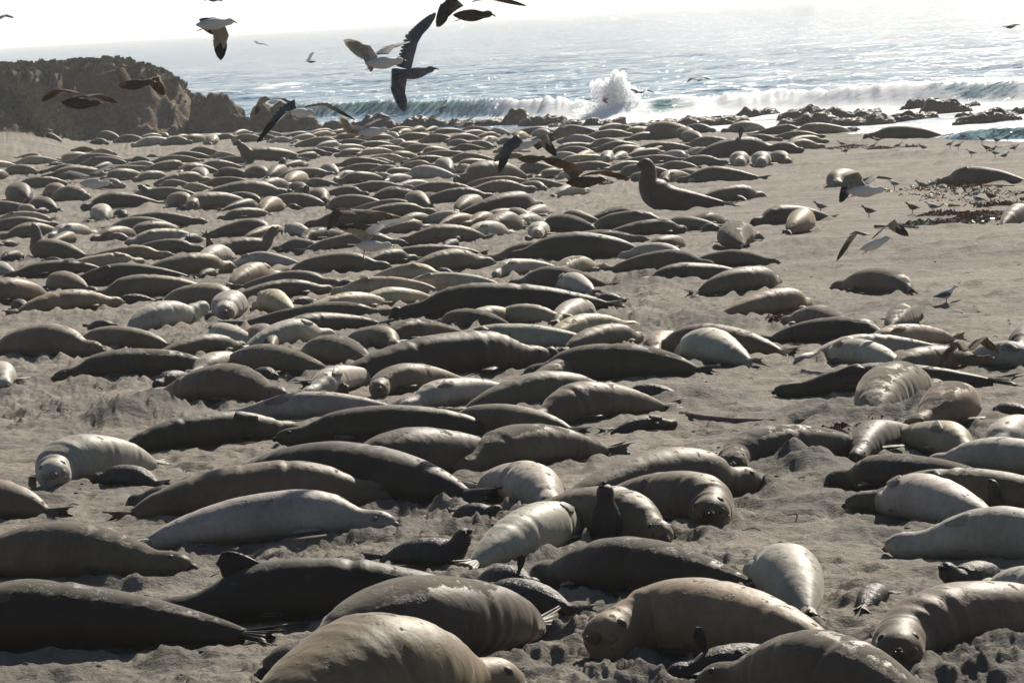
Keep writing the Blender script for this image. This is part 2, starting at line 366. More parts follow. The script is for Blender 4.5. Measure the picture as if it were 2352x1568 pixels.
# ------------------------------------------------------------------ the colony: one row per seal
# (head x, tail x, y of the lowest ground contact, crest height, coat, flags), read in blocks with their own origin and scale
# coats: w silver, c cream, t tan, g grey-beige, d dark grey-brown, k near black
# flags: b bull, p pup, r rolled on its side, s sand on the back, F face to the viewer, + head nearer, - head farther, uN head raised, t tail raised, f flipper raised
TA = (0, 266.2, .25, [
(-40,370,296,80,'c',''),(400,575,312,58,'k','p'),(870,655,217,34,'t',''),(870,1080,232,95,'g','r'),(990,820,265,60,'d',''),(1040,1300,250,78,'g',''),
(1225,1560,277,88,'w','r'),(1730,1470,270,80,'g',''),(1700,1865,250,82,'g','+'),(1900,1990,262,86,'w','-'),(1560,1410,200,38,'c',''),(1590,1750,220,52,'g',''),
(1480,1290,208,38,'c',''),(2060,1870,222,58,'w',''),(2160,1960,222,58,'g',''),(2130,2400,240,75,'g',''),(2280,2150,175,38,'t',''),(645,880,335,38,'d',''),
(535,800,420,88,'c',''),(1060,810,372,72,'c','r'),(635,1110,438,95,'g',''),(745,1130,465,92,'g','r'),(120,540,450,85,'c',''),(400,180,400,50,'t',''),
(-100,100,480,70,'c',''),(550,430,460,42,'k','p'),(10,310,545,95,'g',''),(-120,42,592,100,'g',''),(400,800,520,78,'d',''),(445,910,580,120,'g',''),
(1020,880,490,58,'g',''),(1465,1020,502,84,'c',''),(960,1275,600,115,'g',''),(1245,1500,595,90,'t',''),(1700,1350,503,92,'g',''),(1180,1390,430,45,'d',''),
(1335,1460,385,36,'d','p'),(1390,1810,435,75,'g',''),(1480,1900,402,78,'g',''),(1700,2040,370,90,'g',''),(1930,2170,388,45,'c',''),(1930,2330,440,70,'g',''),
(1790,2180,500,97,'g',''),(1620,1925,545,112,'g',''),(1740,1900,600,122,'w','-'),(1970,2270,565,92,'d',''),(1870,1435,640,120,'g',''),(1735,1520,625,82,'c','r'),
(1430,1760,668,85,'g',''),(1640,1930,700,87,'c',''),(1870,2300,640,80,'g',''),(2580,1800,785,175,'g','b'),(150,570,658,102,'g','+'),(60,240,800,175,'d','-'),
(370,605,750,128,'t',''),(810,450,788,142,'g',''),(1115,830,672,95,'w',''),(770,1390,850,150,'d',''),(1275,1780,775,120,'g','u1'),(1205,1400,745,90,'g',''),
(1740,1510,838,132,'t',''),(1640,2230,868,165,'g','F'),(2050,2400,800,100,'d','u0'),(1630,1760,876,62,'k','p'),(230,470,892,142,'d','-'),(-200,330,900,120,'g',''),
(420,300,902,62,'k','p'),(330,75,900,62,'c',''),(-60,455,978,100,'c','r'),(480,-150,1050,125,'g',''),(55,495,1122,140,'g',''),(480,765,1118,128,'w','r+'),
(850,960,973,155,'w','-'),(1170,1020,938,85,'k','p'),(1840,1030,1030,150,'g',''),(955,1560,1078,150,'g',''),(1190,1600,1100,132,'g',''),(880,1190,1142,122,'g',''),
(975,1180,1146,82,'t','p'),(1190,1690,1168,128,'w','r'),(1655,1840,1172,100,'k','p'),(180,770,1328,195,'g','u3'),(165,0,1332,100,'k','p'),(0,135,1200,65,'k','p'),
(650,480,1180,68,'g',''),(1530,730,1330,135,'t',''),(1850,1150,1268,135,'g',''),(2540,1860,1287,165,'g','u2t'),(2080,1840,1366,170,'w','-'),(2560,1925,1115,165,'g',''),
(2050,2440,945,100,'g',''),(2340,2100,860,75,'d',''),(1290,560,1400,110,'c','r'),(90,860,1470,140,'d',''),(610,1690,1540,190,'d','r'),(2090,1345,1478,210,'g',''),
(1970,1810,1492,95,'k','p'),(2070,2700,1395,145,'w','r'),(2480,2120,1560,200,'c','-r'),(890,1840,1670,215,'g',''),(345,750,1620,180,'t','-'),(-300,400,1730,240,'g',''),
(-150,95,1480,90,'w',''),(90,230,1475,50,'k','p'),(360,600,1348,40,'d','p'),(2190,2740,430,140,'d','bu2')])
TB = (588, 266.2, .25, [
(700,490,168,45,'t',''),(860,690,172,50,'g',''),(700,490,190,50,'c',''),(490,250,195,45,'g',''),(0,240,190,42,'c',''),(-40,180,215,48,'g',''),(335,105,248,56,'w',''),
(540,340,220,52,'w',''),(720,960,215,62,'d',''),(905,1210,215,68,'c',''),(1320,1170,205,58,'w',''),(755,380,278,84,'g',''),(1190,1480,150,44,'t',''),(1560,1420,162,70,'g',''),
(1680,1550,150,42,'d',''),(1620,1900,166,56,'g',''),(1890,2150,148,42,'g',''),(2150,2290,177,72,'w','-'),(2110,1880,185,52,'c',''),(2240,2005,207,55,'t',''),(1310,1450,170,42,'c',''),
(1275,1620,226,76,'g',''),(1500,1830,250,86,'g',''),(1755,2035,240,80,'g',''),(2070,2220,258,70,'w','r'),(2240,2400,262,60,'d',''),(1030,1280,226,38,'g',''),(730,1040,270,56,'d',''),
(910,1240,292,64,'g',''),(1370,1220,272,56,'c',''),(1310,1530,296,62,'t',''),(1950,1740,277,44,'g',''),(1960,2180,300,72,'g',''),(760,560,300,70,'w',''),(730,985,322,65,'w',''),
(500,790,347,56,'d',''),(680,310,372,68,'g',''),(570,350,402,70,'g',''),(755,1010,370,72,'g',''),(930,1220,357,56,'c',''),(1040,1350,332,58,'g',''),(1345,1700,342,84,'g',''),
(1200,1500,422,100,'g',''),(1500,1790,362,86,'t',''),(1790,2080,322,58,'d',''),(1370,1000,440,90,'c','r'),(740,1200,470,95,'g',''),(1240,970,455,46,'c',''),(745,1230,520,85,'g',''),
(1480,1960,385,72,'g',''),(1370,1750,440,76,'d',''),(1760,2190,440,105,'g',''),(1850,2040,424,60,'g',''),(1680,1790,508,120,'w','-'),(1830,2180,482,92,'g',''),(2170,2450,400,60,'d',''),
(2200,2450,345,44,'g',''),(1620,1310,482,46,'c',''),(1055,1340,525,62,'g',''),(1165,1470,547,78,'g',''),(1370,1785,588,132,'w',''),(1845,2035,532,86,'c','r'),(1900,2440,612,195,'g','b'),
(590,740,545,105,'w','-'),(445,245,480,56,'g',''),(680,215,577,98,'g',''),(430,280,642,128,'c','-'),(720,960,592,90,'w','r+'),(785,1160,617,108,'g',''),(1035,1290,597,78,'w','r'),
(1190,1430,612,78,'w',''),(275,15,695,122,'g',''),(415,700,652,80,'g',''),(300,470,692,62,'d',''),(1390,730,702,104,'g',''),(1600,1275,672,82,'w',''),(1395,1960,722,120,'g',''),
(2500,1950,640,66,'t',''),(2520,1915,728,140,'g',''),(490,340,730,90,'d','pu1'),(1000,580,750,100,'g',''),(610,520,815,150,'g','+'),(1060,1500,790,140,'d','s'),(1730,1400,805,100,'d','s'),
(1400,1540,850,155,'g','-'),(2145,1560,792,132,'g',''),(75,580,853,140,'g',''),(200,30,888,140,'t','-'),(400,255,862,60,'k','p'),(620,1130,866,140,'g',''),(1490,905,862,80,'g',''),
(1570,950,932,128,'g',''),(495,1340,1005,150,'d','s'),(2060,1850,880,150,'g',''),(2600,1920,905,190,'d','b'),(2010,2380,890,98,'g',''),(1960,1540,985,82,'w',''),(1300,1640,1000,78,'g',''),
(1560,1140,1082,130,'g',''),(1960,2220,1010,125,'t',''),(2050,2560,960,112,'g',''),(2450,2120,1075,190,'g','-'),(1355,2095,1172,175,'g',''),(2005,1390,1213,168,'g',''),(1860,1700,1218,90,'k','pu1'),
(2040,1690,1010,50,'t',''),(1930,2320,1120,150,'w','r'),(1325,475,1232,160,'g',''),(390,740,1152,125,'d','s'),(240,450,1115,130,'w','r'),(250,-80,1127,92,'g',''),(150,620,1260,132,'g',''),
(1160,300,1452,190,'g',''),(1420,960,1372,130,'d',''),(1190,2040,1320,110,'g',''),(2110,1410,1432,200,'g',''),(1730,1030,1530,170,'c','r'),(1640,1090,1547,160,'w','r'),(1650,1810,1458,44,'k','p'),
(1290,2220,1605,150,'w','r'),(730,-100,1590,165,'g',''),(110,-120,570,110,'g',''),(235,130,575,120,'d','u2')])
TC = (1176, 266.2, .25, [
(380,30,168,70,'g',''),(370,765,177,95,'g',''),(350,200,192,75,'w',''),(30,150,220,80,'c',''),(1060,790,135,68,'g',''),(910,1150,140,56,'t',''),(1040,1260,176,80,'t',''),(1225,1420,112,46,'g',''),
(1085,700,206,80,'g',''),(1240,1660,215,155,'t','b'),(1540,1680,215,108,'g','-'),(1600,1730,243,106,'g','-'),(1850,1570,160,88,'g',''),(1575,1760,90,45,'w',''),(1805,2010,120,76,'t',''),
(1965,2350,152,105,'g',''),(1065,1385,226,78,'g',''),(450,770,250,80,'w',''),(635,1060,282,90,'g',''),(710,1100,308,105,'g',''),(770,1200,322,95,'g',''),(1100,1640,333,95,'g',''),(370,720,317,72,'g',''),
(890,1260,352,88,'g',''),(1540,1250,335,50,'g',''),(1410,1090,372,65,'g',''),(440,740,350,44,'g',''),(780,570,402,80,'c',''),(370,620,402,52,'w',''),(870,900,420,98,'w','+F'),(950,1080,402,65,'w','+'),
(1120,1270,368,46,'w',''),(1590,935,440,80,'g',''),(1600,1410,392,60,'w',''),(1940,1530,467,105,'g',''),(1850,1650,377,86,'t',''),(1630,1800,366,48,'w',''),(1610,2050,292,105,'g',''),(1800,1945,272,50,'c',''),
(2400,1700,377,170,'d','bf'),(2100,2120,470,140,'w','+F'),(2300,2320,468,138,'w','+F'),(2180,2440,352,105,'w','r'),(2450,2060,245,76,'g',''),(2240,2560,170,80,'g',''),(850,1260,500,88,'g',''),
(970,1450,578,135,'g',''),(1110,1300,606,78,'d',''),(1370,1700,495,60,'g',''),(1350,1610,613,115,'g','r'),(1560,2260,607,145,'d',''),(1500,1760,580,78,'g',''),(1690,1880,612,108,'w','r'),
(50,420,530,112,'g',''),(960,420,510,92,'g',''),(440,860,425,46,'c',''),(230,560,577,98,'g',''),(430,620,590,80,'w',''),(90,450,662,92,'g',''),(300,60,690,90,'g',''),(-200,220,715,125,'g','s'),
(680,430,738,118,'w','-'),(740,900,642,54,'d',''),(-60,170,960,110,'g',''),(20,310,1017,110,'w',''),(350,150,930,85,'w',''),(440,740,985,120,'g',''),(260,760,1075,168,'d','s'),(220,300,1122,148,'w','+F'),
(1150,735,950,108,'d','s'),(1400,740,1045,168,'g','r'),(1630,890,1105,150,'d','s'),(560,1240,1170,140,'g',''),(1190,400,1200,150,'g','s'),(20,1160,1325,255,'d',''),(-230,770,1335,185,'g','s'),
(1430,1780,1055,118,'g',''),(1620,2010,1012,105,'d','s'),(1900,1740,1060,82,'d','p'),(2180,1960,1218,240,'d','-s'),(1260,1700,1240,92,'g',''),(1080,1580,1320,138,'w',''),(1820,970,1428,190,'g','s'),
(2400,1670,1392,155,'g','s'),(1190,2150,1538,190,'d',''),(-130,370,1340,120,'w',''),(-240,350,1470,150,'w','r'),(800,330,1470,172,'c','s'),(20,840,1610,225,'d','s'),(450,720,1640,185,'w','r-'),
(2320,1760,792,150,'g',''),(2020,2145,790,70,'k','p')])
TD = (1764, 266.2, .25, [
(340,-110,170,90,'g','r'),(240,740,168,105,'t',''),(495,50,217,80,'g',''),(515,150,277,95,'g',''),(500,100,325,110,'g',''),(280,0,347,100,'d',''),(345,150,320,70,'d','p'),(190,30,452,128,'g',''),
(990,1590,213,110,'d','b'),(560,910,663,172,'g','b+'),(1695,2330,642,172,'g','br'),(2500,2150,1007,190,'g','r'),(-125,540,990,172,'d',''),(430,250,1075,210,'t','-r')])
M0 = (0, 520.3, .3345, [
(750,150,592,150,'t',''),(60,190,575,80,'k','p'),(560,680,457,42,'k','p'),(890,1110,470,58,'k','p'),(765,1080,532,78,'k','p'),(1640,1080,590,190,'g',''),(1390,1260,557,60,'k','p'),
(1530,1580,640,185,'w','+F'),(1740,1990,608,165,'c','-r'),(1350,870,715,195,'w','ru0'),(800,570,706,70,'k','p'),(2245,1600,492,118,'g',''),(1990,2160,540,65,'k','p'),
(2210,1700,828,180,'w','r'),(1660,1920,835,150,'g','-'),(2040,2560,962,205,'g','s'),(455,1105,866,170,'g',''),(620,-120,918,232,'g',''),(700,600,888,50,'k','p'),(1640,1080,905,110,'g',''),
(1370,1675,830,66,'w','r'),(435,1400,1048,205,'d','s'),(1440,2250,1027,205,'g','s'),(1300,1690,1040,150,'w',''),(1075,1290,1106,122,'k','p'),(1900,1690,1052,90,'k','p'),(1930,1040,1240,280,'g','s'),
(2110,2490,1160,150,'w','r'),(1525,2700,1325,190,'w','r'),(1990,900,1530,235,'d','r'),(50,-150,1112,130,'w','')])
M1 = (786.4, 520.3, .3345, [
(315,-230,590,115,'c',''),(345,-650,655,130,'g','s'),(-470,190,740,145,'d',''),(-390,970,1475,245,'d',''),(450,1800,615,230,'k','b'),(800,1080,618,118,'g','r'),(1490,990,685,115,'c',''),
(1740,1450,660,105,'w',''),(1965,1370,765,130,'c',''),(1240,765,700,95,'c',''),(640,1100,720,100,'d','s'),(2065,1540,847,135,'g',''),(1870,1370,790,120,'c',''),(560,1690,862,195,'w','r'),
(200,790,805,165,'g','s'),(400,40,850,150,'g','+'),(1350,-70,1062,300,'d','b'),(1310,2380,1062,250,'d','s'),(2070,2370,900,125,'t',''),(1855,1300,1085,140,'g','s'),(90,800,1152,200,'g','F'),
(410,1150,1250,195,'w','r'),(1880,880,1262,250,'g',''),(1280,2150,1366,285,'g',''),(1930,2350,1182,110,'k','p'),(2310,1840,1408,110,'k','pr'),(590,330,1252,90,'k','p'),(50,-80,1262,110,'k','pu3'),
(85,-60,1052,70,'k','p'),(680,1530,1450,190,'g',''),(800,1745,1690,310,'g','s'),(-60,630,470,90,'c','r'),(50,630,552,118,'c',''),(1930,1720,537,88,'k','p'),(105,-50,432,75,'k','p')])
M2 = (1565.6, 520.3, .3345, [
(740,190,458,175,'g',''),(1180,1620,472,178,'g','s-'),(950,320,615,175,'t',''),(800,1190,715,155,'g','s'),(1440,700,817,185,'d','s'),(1710,1430,702,62,'d','s'),(1250,1900,850,160,'c','r'),
(780,1780,918,165,'w','r'),(1060,1480,978,150,'w','r'),(1400,2080,1022,185,'g',''),(2500,2020,998,190,'w','r'),(2300,2600,870,85,'d',''),(720,2100,1132,200,'d','r'),(-170,690,908,230,'g',''),
(30,430,960,240,'w','-'),(1780,1240,1330,350,'g','-s'),(1720,2150,1405,310,'t','+s'),(2180,2400,1310,100,'d','p'),(1640,1330,1432,78,'k','p'),(1110,1660,1600,165,'k',''),(2040,1620,1600,230,'c','r+'),
(1870,2700,1730,250,'w',''),(2140,2600,1560,200,'w','')])
DD = (0, 0, 1.0, [
(60,315,1117,110,'w','F'),(210,370,1122,55,'k','p'),(-260,90,1200,95,'g',''),(445,1080,1172,140,'k','D-'),(878,320,1182,118,'g',''),(290,490,1180,65,'k','p'),(883,350,1242,112,'w',''),
(778,1165,1117,126,'d',''),(1055,1380,1092,116,'g','s'),(400,-120,1345,135,'g','s'),(-260,535,1505,172,'k','s'),(372,1110,1432,150,'k','rf'),(690,1270,1568,220,'d','s'),
(1120,560,1750,300,'t','W'),(1095,870,1305,70,'k','pu2'),(1350,1120,1296,118,'w','r-'),(1290,1145,1178,98,'w','+'),(1148,1035,1197,42,'k','pu0'),(1735,1275,1180,132,'g',''),(1710,1400,1217,122,'g','F'),
(1555,1225,1257,128,'g',''),(1412,1375,1264,64,'k','pu4'),(1225,1690,1384,134,'d','s'),(1095,1320,1417,85,'k','p'),(1230,1095,1364,66,'k','pf'),(1415,1900,1537,182,'t','F'),(1550,1850,1562,85,'k','pf'),
(1690,2130,1665,190,'g','s'),(1950,2520,1527,168,'g','F'),(1800,1865,1412,135,'w','-r'),(2050,1975,1405,55,'k','p'),(2170,2330,1362,72,'k','pu1'),(2120,2560,1307,130,'w','r'),(2065,2255,1222,112,'w','r'),
(2010,2480,1187,102,'g','r'),(2270,2370,1182,42,'k','pu3'),(1940,2290,1142,88,'d','s'),(1600,2000,1085,100,'d','Fs'),(1630,1720,1592,45,'k','p'),(2300,2600,1440,90,'w','')])
COATS = {'w': (.315, .285, .235), 'c': (.34, .27, .18), 't': (.190, .133, .080), 'g': (.124, .095, .063), 'd': (.058, .043, .029), 'k': (.030, .021, .014)}
PUPCOAT = {'k': (.032, .026, .022), 'd': (.050, .040, .032), 't': (.17, .135, .10)}
UPBULL = dict(X=1330, Y=484)
SEALS = []
for ox, oy, sc, rows in (TA, TB, TC, TD, M0, M1, M2, DD):
    for xh, xt, yb, h, coat, fl in rows:
        SEALS.append(dict(xh=ox+xh*sc, xt=ox+xt*sc, yb=oy+yb*sc, h=h*sc, coat=coat, fl=fl))
SEALS.append(dict(xh=1500, xt=1672, yb=484, h=68, coat='k', fl='bu5'))     # the bull that rears up on the open sand
# drop the rows that describe the same animal twice
keep = []
for s in SEALS:
    cx, L = (s['xh']+s['xt'])/2, abs(s['xh']-s['xt'])
    if any(abs((k['xh']+k['xt'])/2-cx) < .12*max(L, 20) and abs(k['yb']-s['yb']) < .22*s['h'] and abs(abs(k['xh']-k['xt'])-L) < .3*max(L, 20) and ('p' in k['fl']) == ('p' in s['fl']) for k in keep): continue
    keep.append(s)
keep.sort(key=lambda s: -abs(s['xh']-s['xt'])*s['h'])
SEALS = []
for s in keep:
    a0, a1 = sorted((s['xh'], s['xt'])); b0, b1 = s['yb']-s['h'], s['yb']; hit = False
    for k in SEALS:
        c0, c1 = sorted((k['xh'], k['xt'])); e0, e1 = k['yb']-k['h'], k['yb']
        ov = max(0, min(a1, c1)-max(a0, c0))*max(0, min(b1, e1)-max(b0, e0)); un = (a1-a0)*(b1-b0)+(c1-c0)*(e1-e0)-ov
        if ov/un > .5 and ('p' in s['fl']) == ('p' in k['fl']): hit = True
    if not hit: SEALS.append(s)
print('SEALS', len(SEALS), 'pups', sum('p' in s['fl'] for s in SEALS))
for s in SEALS:
    xc = (s['xh']+s['xt'])/2; G = ground(xc, s['yb']); d = math.hypot(G[1], CAMZ-G[2]); sc = FPX/d; s['px'] = sc
    p = (CAMZ-G[2])/d; bull, pup = 'b' in s['fl'], 'p' in s['fl']; fl = s['fl']
    hm = s['h']/sc/(1+.5*p)
    hm = min(max(hm, .16), .36) if pup else min(max(hm*1.07, .62 if bull else .38), 1.25 if bull else .92)
    if 'u5' in fl: hm = .95
    lat = abs(s['xh']-s['xt'])/sc
    if pup: Lt = min(max(hm*4.2, .95), 1.35)
    elif bull: Lt = min(max(hm*4.3, 3.5), 4.4)
    else: Lt = min(max(hm*4.3, 2.3), 2.9)
    sg = 1 if s['xh'] > s['xt'] else -1
    near = -1 if '+' in fl else (1 if '-' in fl else (1 if random.random() < .5 else -1))
    if lat < Lt:
        dep = math.sqrt(Lt*Lt-lat*lat)
        if not ('+' in fl or '-' in fl or 'u4' in fl) and lat > .5*Lt: dep = min(dep, .62*Lt)
        L = math.hypot(dep, lat)
    else: dep = 0.08*lat; L = lat
    if 'D' in fl: dep = 2.3; L = math.hypot(lat, dep)*.92
    if not pup: L *= 1.15 if L*sc < 170 else 1.09
    w = hm*1.15
    C = G.copy(); C[1] += dep/2*.72+w*.42
    s.update(C=C, L=L, hm=hm, head=math.atan2(dep*near, sg*lat), bull=bull, pup=pup, dep=dep, D=d, lat=lat)

# ------------------------------------------------------------------ ground
MOUNDS = [(345,948,1.0,.38),(275,962,.6,.28),(500,962,.5,.12),(1500,650,1.3,.42),(1780,1075,1.1,.28),(1860,1085,.8,.2),(1650,742,1.1,.25),(1600,735,.7,.2),(370,1325,.55,.22),(330,1320,.4,.2),
 (220,1335,.5,.18),(800,1220,.6,.07),(700,1212,.5,.06),(1490,1400,.4,.1),(1990,960,1.2,.2),(1900,945,1.0,.18),(2100,965,1.1,.22),(1480,1550,.35,.10),(1440,760,.8,.2),(1560,920,.8,.15),(1620,915,1.0,.12),
 (1460,730,.9,.14),(110,870,.7,.14),(130,955,.4,.08),(2070,700,1.2,.08),(2090,355,2.0,.22),(2010,352,1.6,.16),(2160,357,1.4,.12),(1850,378,1.6,.2),(1800,373,1.5,.25),(1460,845,.8,.2),(1545,600,1.2,.15),
 (1120,1515,.4,.1),(1690,1350,.35,.1),(2000,1225,.7,.1),(1750,1130,.8,.12),(1880,1150,.7,.1),(265,1430,.5,.08),(420,1515,.45,.16),(100,1540,.6,.05),(2250,1545,.7,.16),(2330,1500,.6,.2),(2300,1010,.8,.18),
 (860,1000,.5,.1),(460,1240,.4,.1),(30,1180,.5,.12),(90,1150,.5,.14),(1330,1045,.6,.12),(1700,1010,.5,.05),(2180,560,1.5,.08),(1990,560,1.5,.08),(1860,590,1.6,.14),(1830,560,1.4,.12)]
def build_ground():
    inv = np.concatenate([1/np.array([.6, 2, 4, 7, 11, 16, 21]), np.linspace(1/26, 1/300, 700), 1/np.array([306, 314, 324, 336, 350.])])
    D = 1/inv
    A = np.radians(np.concatenate([[-80, -60, -45, -32, -24, -17, -13, -10.5], np.linspace(-9, 9, 760), [10.5, 13, 17, 24, 32, 45, 60, 80]]))
    dd, aa = np.meshgrid(D, A, indexing='ij')
    x = dd*np.tan(np.clip(aa, -1.4, 1.4)); y = dd.copy()
    z0 = zbase(x, y)
    # relief: trampled sand in the colony, wind- and track-combed flat on the right
    flat = sstep(-.06, .07, x/np.maximum(y, 1)-np.interp(y, [30, 60, 80, 120, 200], [.16, .14, .075, .03, .045]))*sstep(60, 85, y)
    lump = fbm2(x*.55, y*.55, 4, 3)*.075
    pits = ridge2(x*1.5+fbm2(x*.8, y*.8, 2, 8), y*1.2, 4, 5)
    pitm = sstep(-.1, .5, fbm2(x*.16, y*.10, 3, 21))
    churn = (pits-.25)*.095*(.3+pitm)
    fine = fbm2(x*4.5, y*3.5, 3, 9)*.035+np.maximum(0, fbm2(x*9, y*6, 2, 19)-.22)*.10*(pitm+.15)-np.maximum(0, fbm2(x*2.6, y*1.8, 2, 29)-.28)*.22
    tracks = ridge2(x*.16+y*.03, y*.75+x*.10+fbm2(x*.1, y*.1, 2, 4)*1.5, 3, 33)*.05
    stripe = np.maximum(0, fbm2(x*.25, y*1.1, 3, 41)-.05)*.16+np.maximum(0, fbm2(x*.9, y*1.8, 3, 43)-.12)*.30*sstep(.0, .35, fbm2(x*.10, y*.22, 3, 44)+.12)
    rel = (lump+churn+fine)*(1-flat*.85)+flat*(tracks*.7+stripe*.8+fbm2(x*2, y*3, 3, 12)*.02)
    damp = np.clip(sstep(.05, .5, fbm2(x*1.3, y*.9, 4, 71)+pitm*.25)*.55, 0, 1)*(1-flat)
    damp = damp+flat*(sstep(.02, .3, fbm2(x*.12, y*.6, 4, 51))*.4+sstep(.12, .3, fbm2(x*.9, y*1.8, 3, 43))*.35)
    for X, Y, r, h in MOUNDS:
        g = ground(X, Y+3)
        q = np.hypot((x-g[0]), (y-g[1])*.8)/r
        nz = 1+.5*fbm2(x*2.5, y*2.5, 3, 61)
        b = np.exp(-q*q*2.2)*nz; rel = rel+b*h*.62+np.clip(b, 0, .6)*fbm2(x*4, y*4, 3, 62)*.07; damp = np.maximum(damp, np.clip(b*1.4, 0, 1)*.85)
    ang = np.tan(aa)
    for s in SEALS:
        C, L, w = s['C'], s['L'], s['hm']*1.15
        R = L*.6+1.0
        r0 = np.searchsorted(-inv, -1/max(C[1]-R, 1)); r1 = np.searchsorted(-inv, -1/(C[1]+R))+1
        c0 = np.searchsorted(A, math.atan((C[0]-R)/C[1])); c1 = np.searchsorted(A, math.atan((C[0]+R)/C[1]))+1
        if c1-c0 < 2 or r1-r0 < 2: continue
        xs, ys = x[r0:r1, c0:c1]-C[0], y[r0:r1, c0:c1]-C[1]
        hx, hy = math.cos(s['head']), math.sin(s['head'])
        u = xs*hx+ys*hy; v = -xs*hy+ys*hx
        uu = np.maximum(np.abs(u)-L*.40, 0)
        q = np.hypot(uu*1.3, v)/(w*.5)
        ins = 1-sstep(.8, 1.35, q)
        ring = np.exp(-((q-1.5)/.33)**2)*(.5+.8*noise2(xs*1.7+C[0], ys*1.7, 77))
        rel[r0:r1, c0:c1] = rel[r0:r1, c0:c1]*(1-ins)-.03*ins+np.clip(ring, 0, 2)*(.085 if not s['pup'] else .03)
    wet = sstep(-9, -1, y-shore_y(x)); rel = rel*(1-wet*.8); damp = np.maximum(damp, wet*.8)
    z = z0+rel
    V = np.stack([x, y, z], -1).reshape(-1, 3)
    o = mesh_obj('beach_ground', V, grid_faces(len(D), len(A)), M_SAND)
    at = o.data.attributes.new('damp', 'FLOAT', 'POINT'); at.data.foreach_set('value', damp.astype(np.float32).ravel())
    o['kind'] = 'structure'; return o
build_ground()

# ------------------------------------------------------------------ sea
def line_w(pts): return [water_at(*p)[:2] for p in pts]
BREAK = np.array(line_w([(560,262),(760,268),(900,268),(1060,268),(1250,272),(1400,270),(1520,264),(1650,256),(1800,250),(1950,247),(2100,243),(2250,240),(2400,236),(2600,230)]))
BH = np.array([.5, 1.1, 1.25, 1.2, 1.1, 1.0, 1.15, .9, 1.0, 1.0, 1.15, 1.25, 1.2, 1.0])
BF = np.array([.12, .12, .08, .15, .95, 1.0, .25, .8, .95, .85, .6, .35, .55, .6])       # how far it has broken
LITTLE = np.array(line_w([(2120,324),(2200,322),(2280,320),(2420,316)]))
CAPS = [(640,203,4.5,.9),(610,207,3,.8),(795,192,3,.8),(775,196,2,.7),(500,218,3,.7),(530,219,2.5,.6),(2170,160,4,.6),(1100,147,3,.5),(1250,155,3,.4),(1700,150,3,.5),(1990,208,5,.7),(2300,196,6,.9),(2100,212,5,.8)]
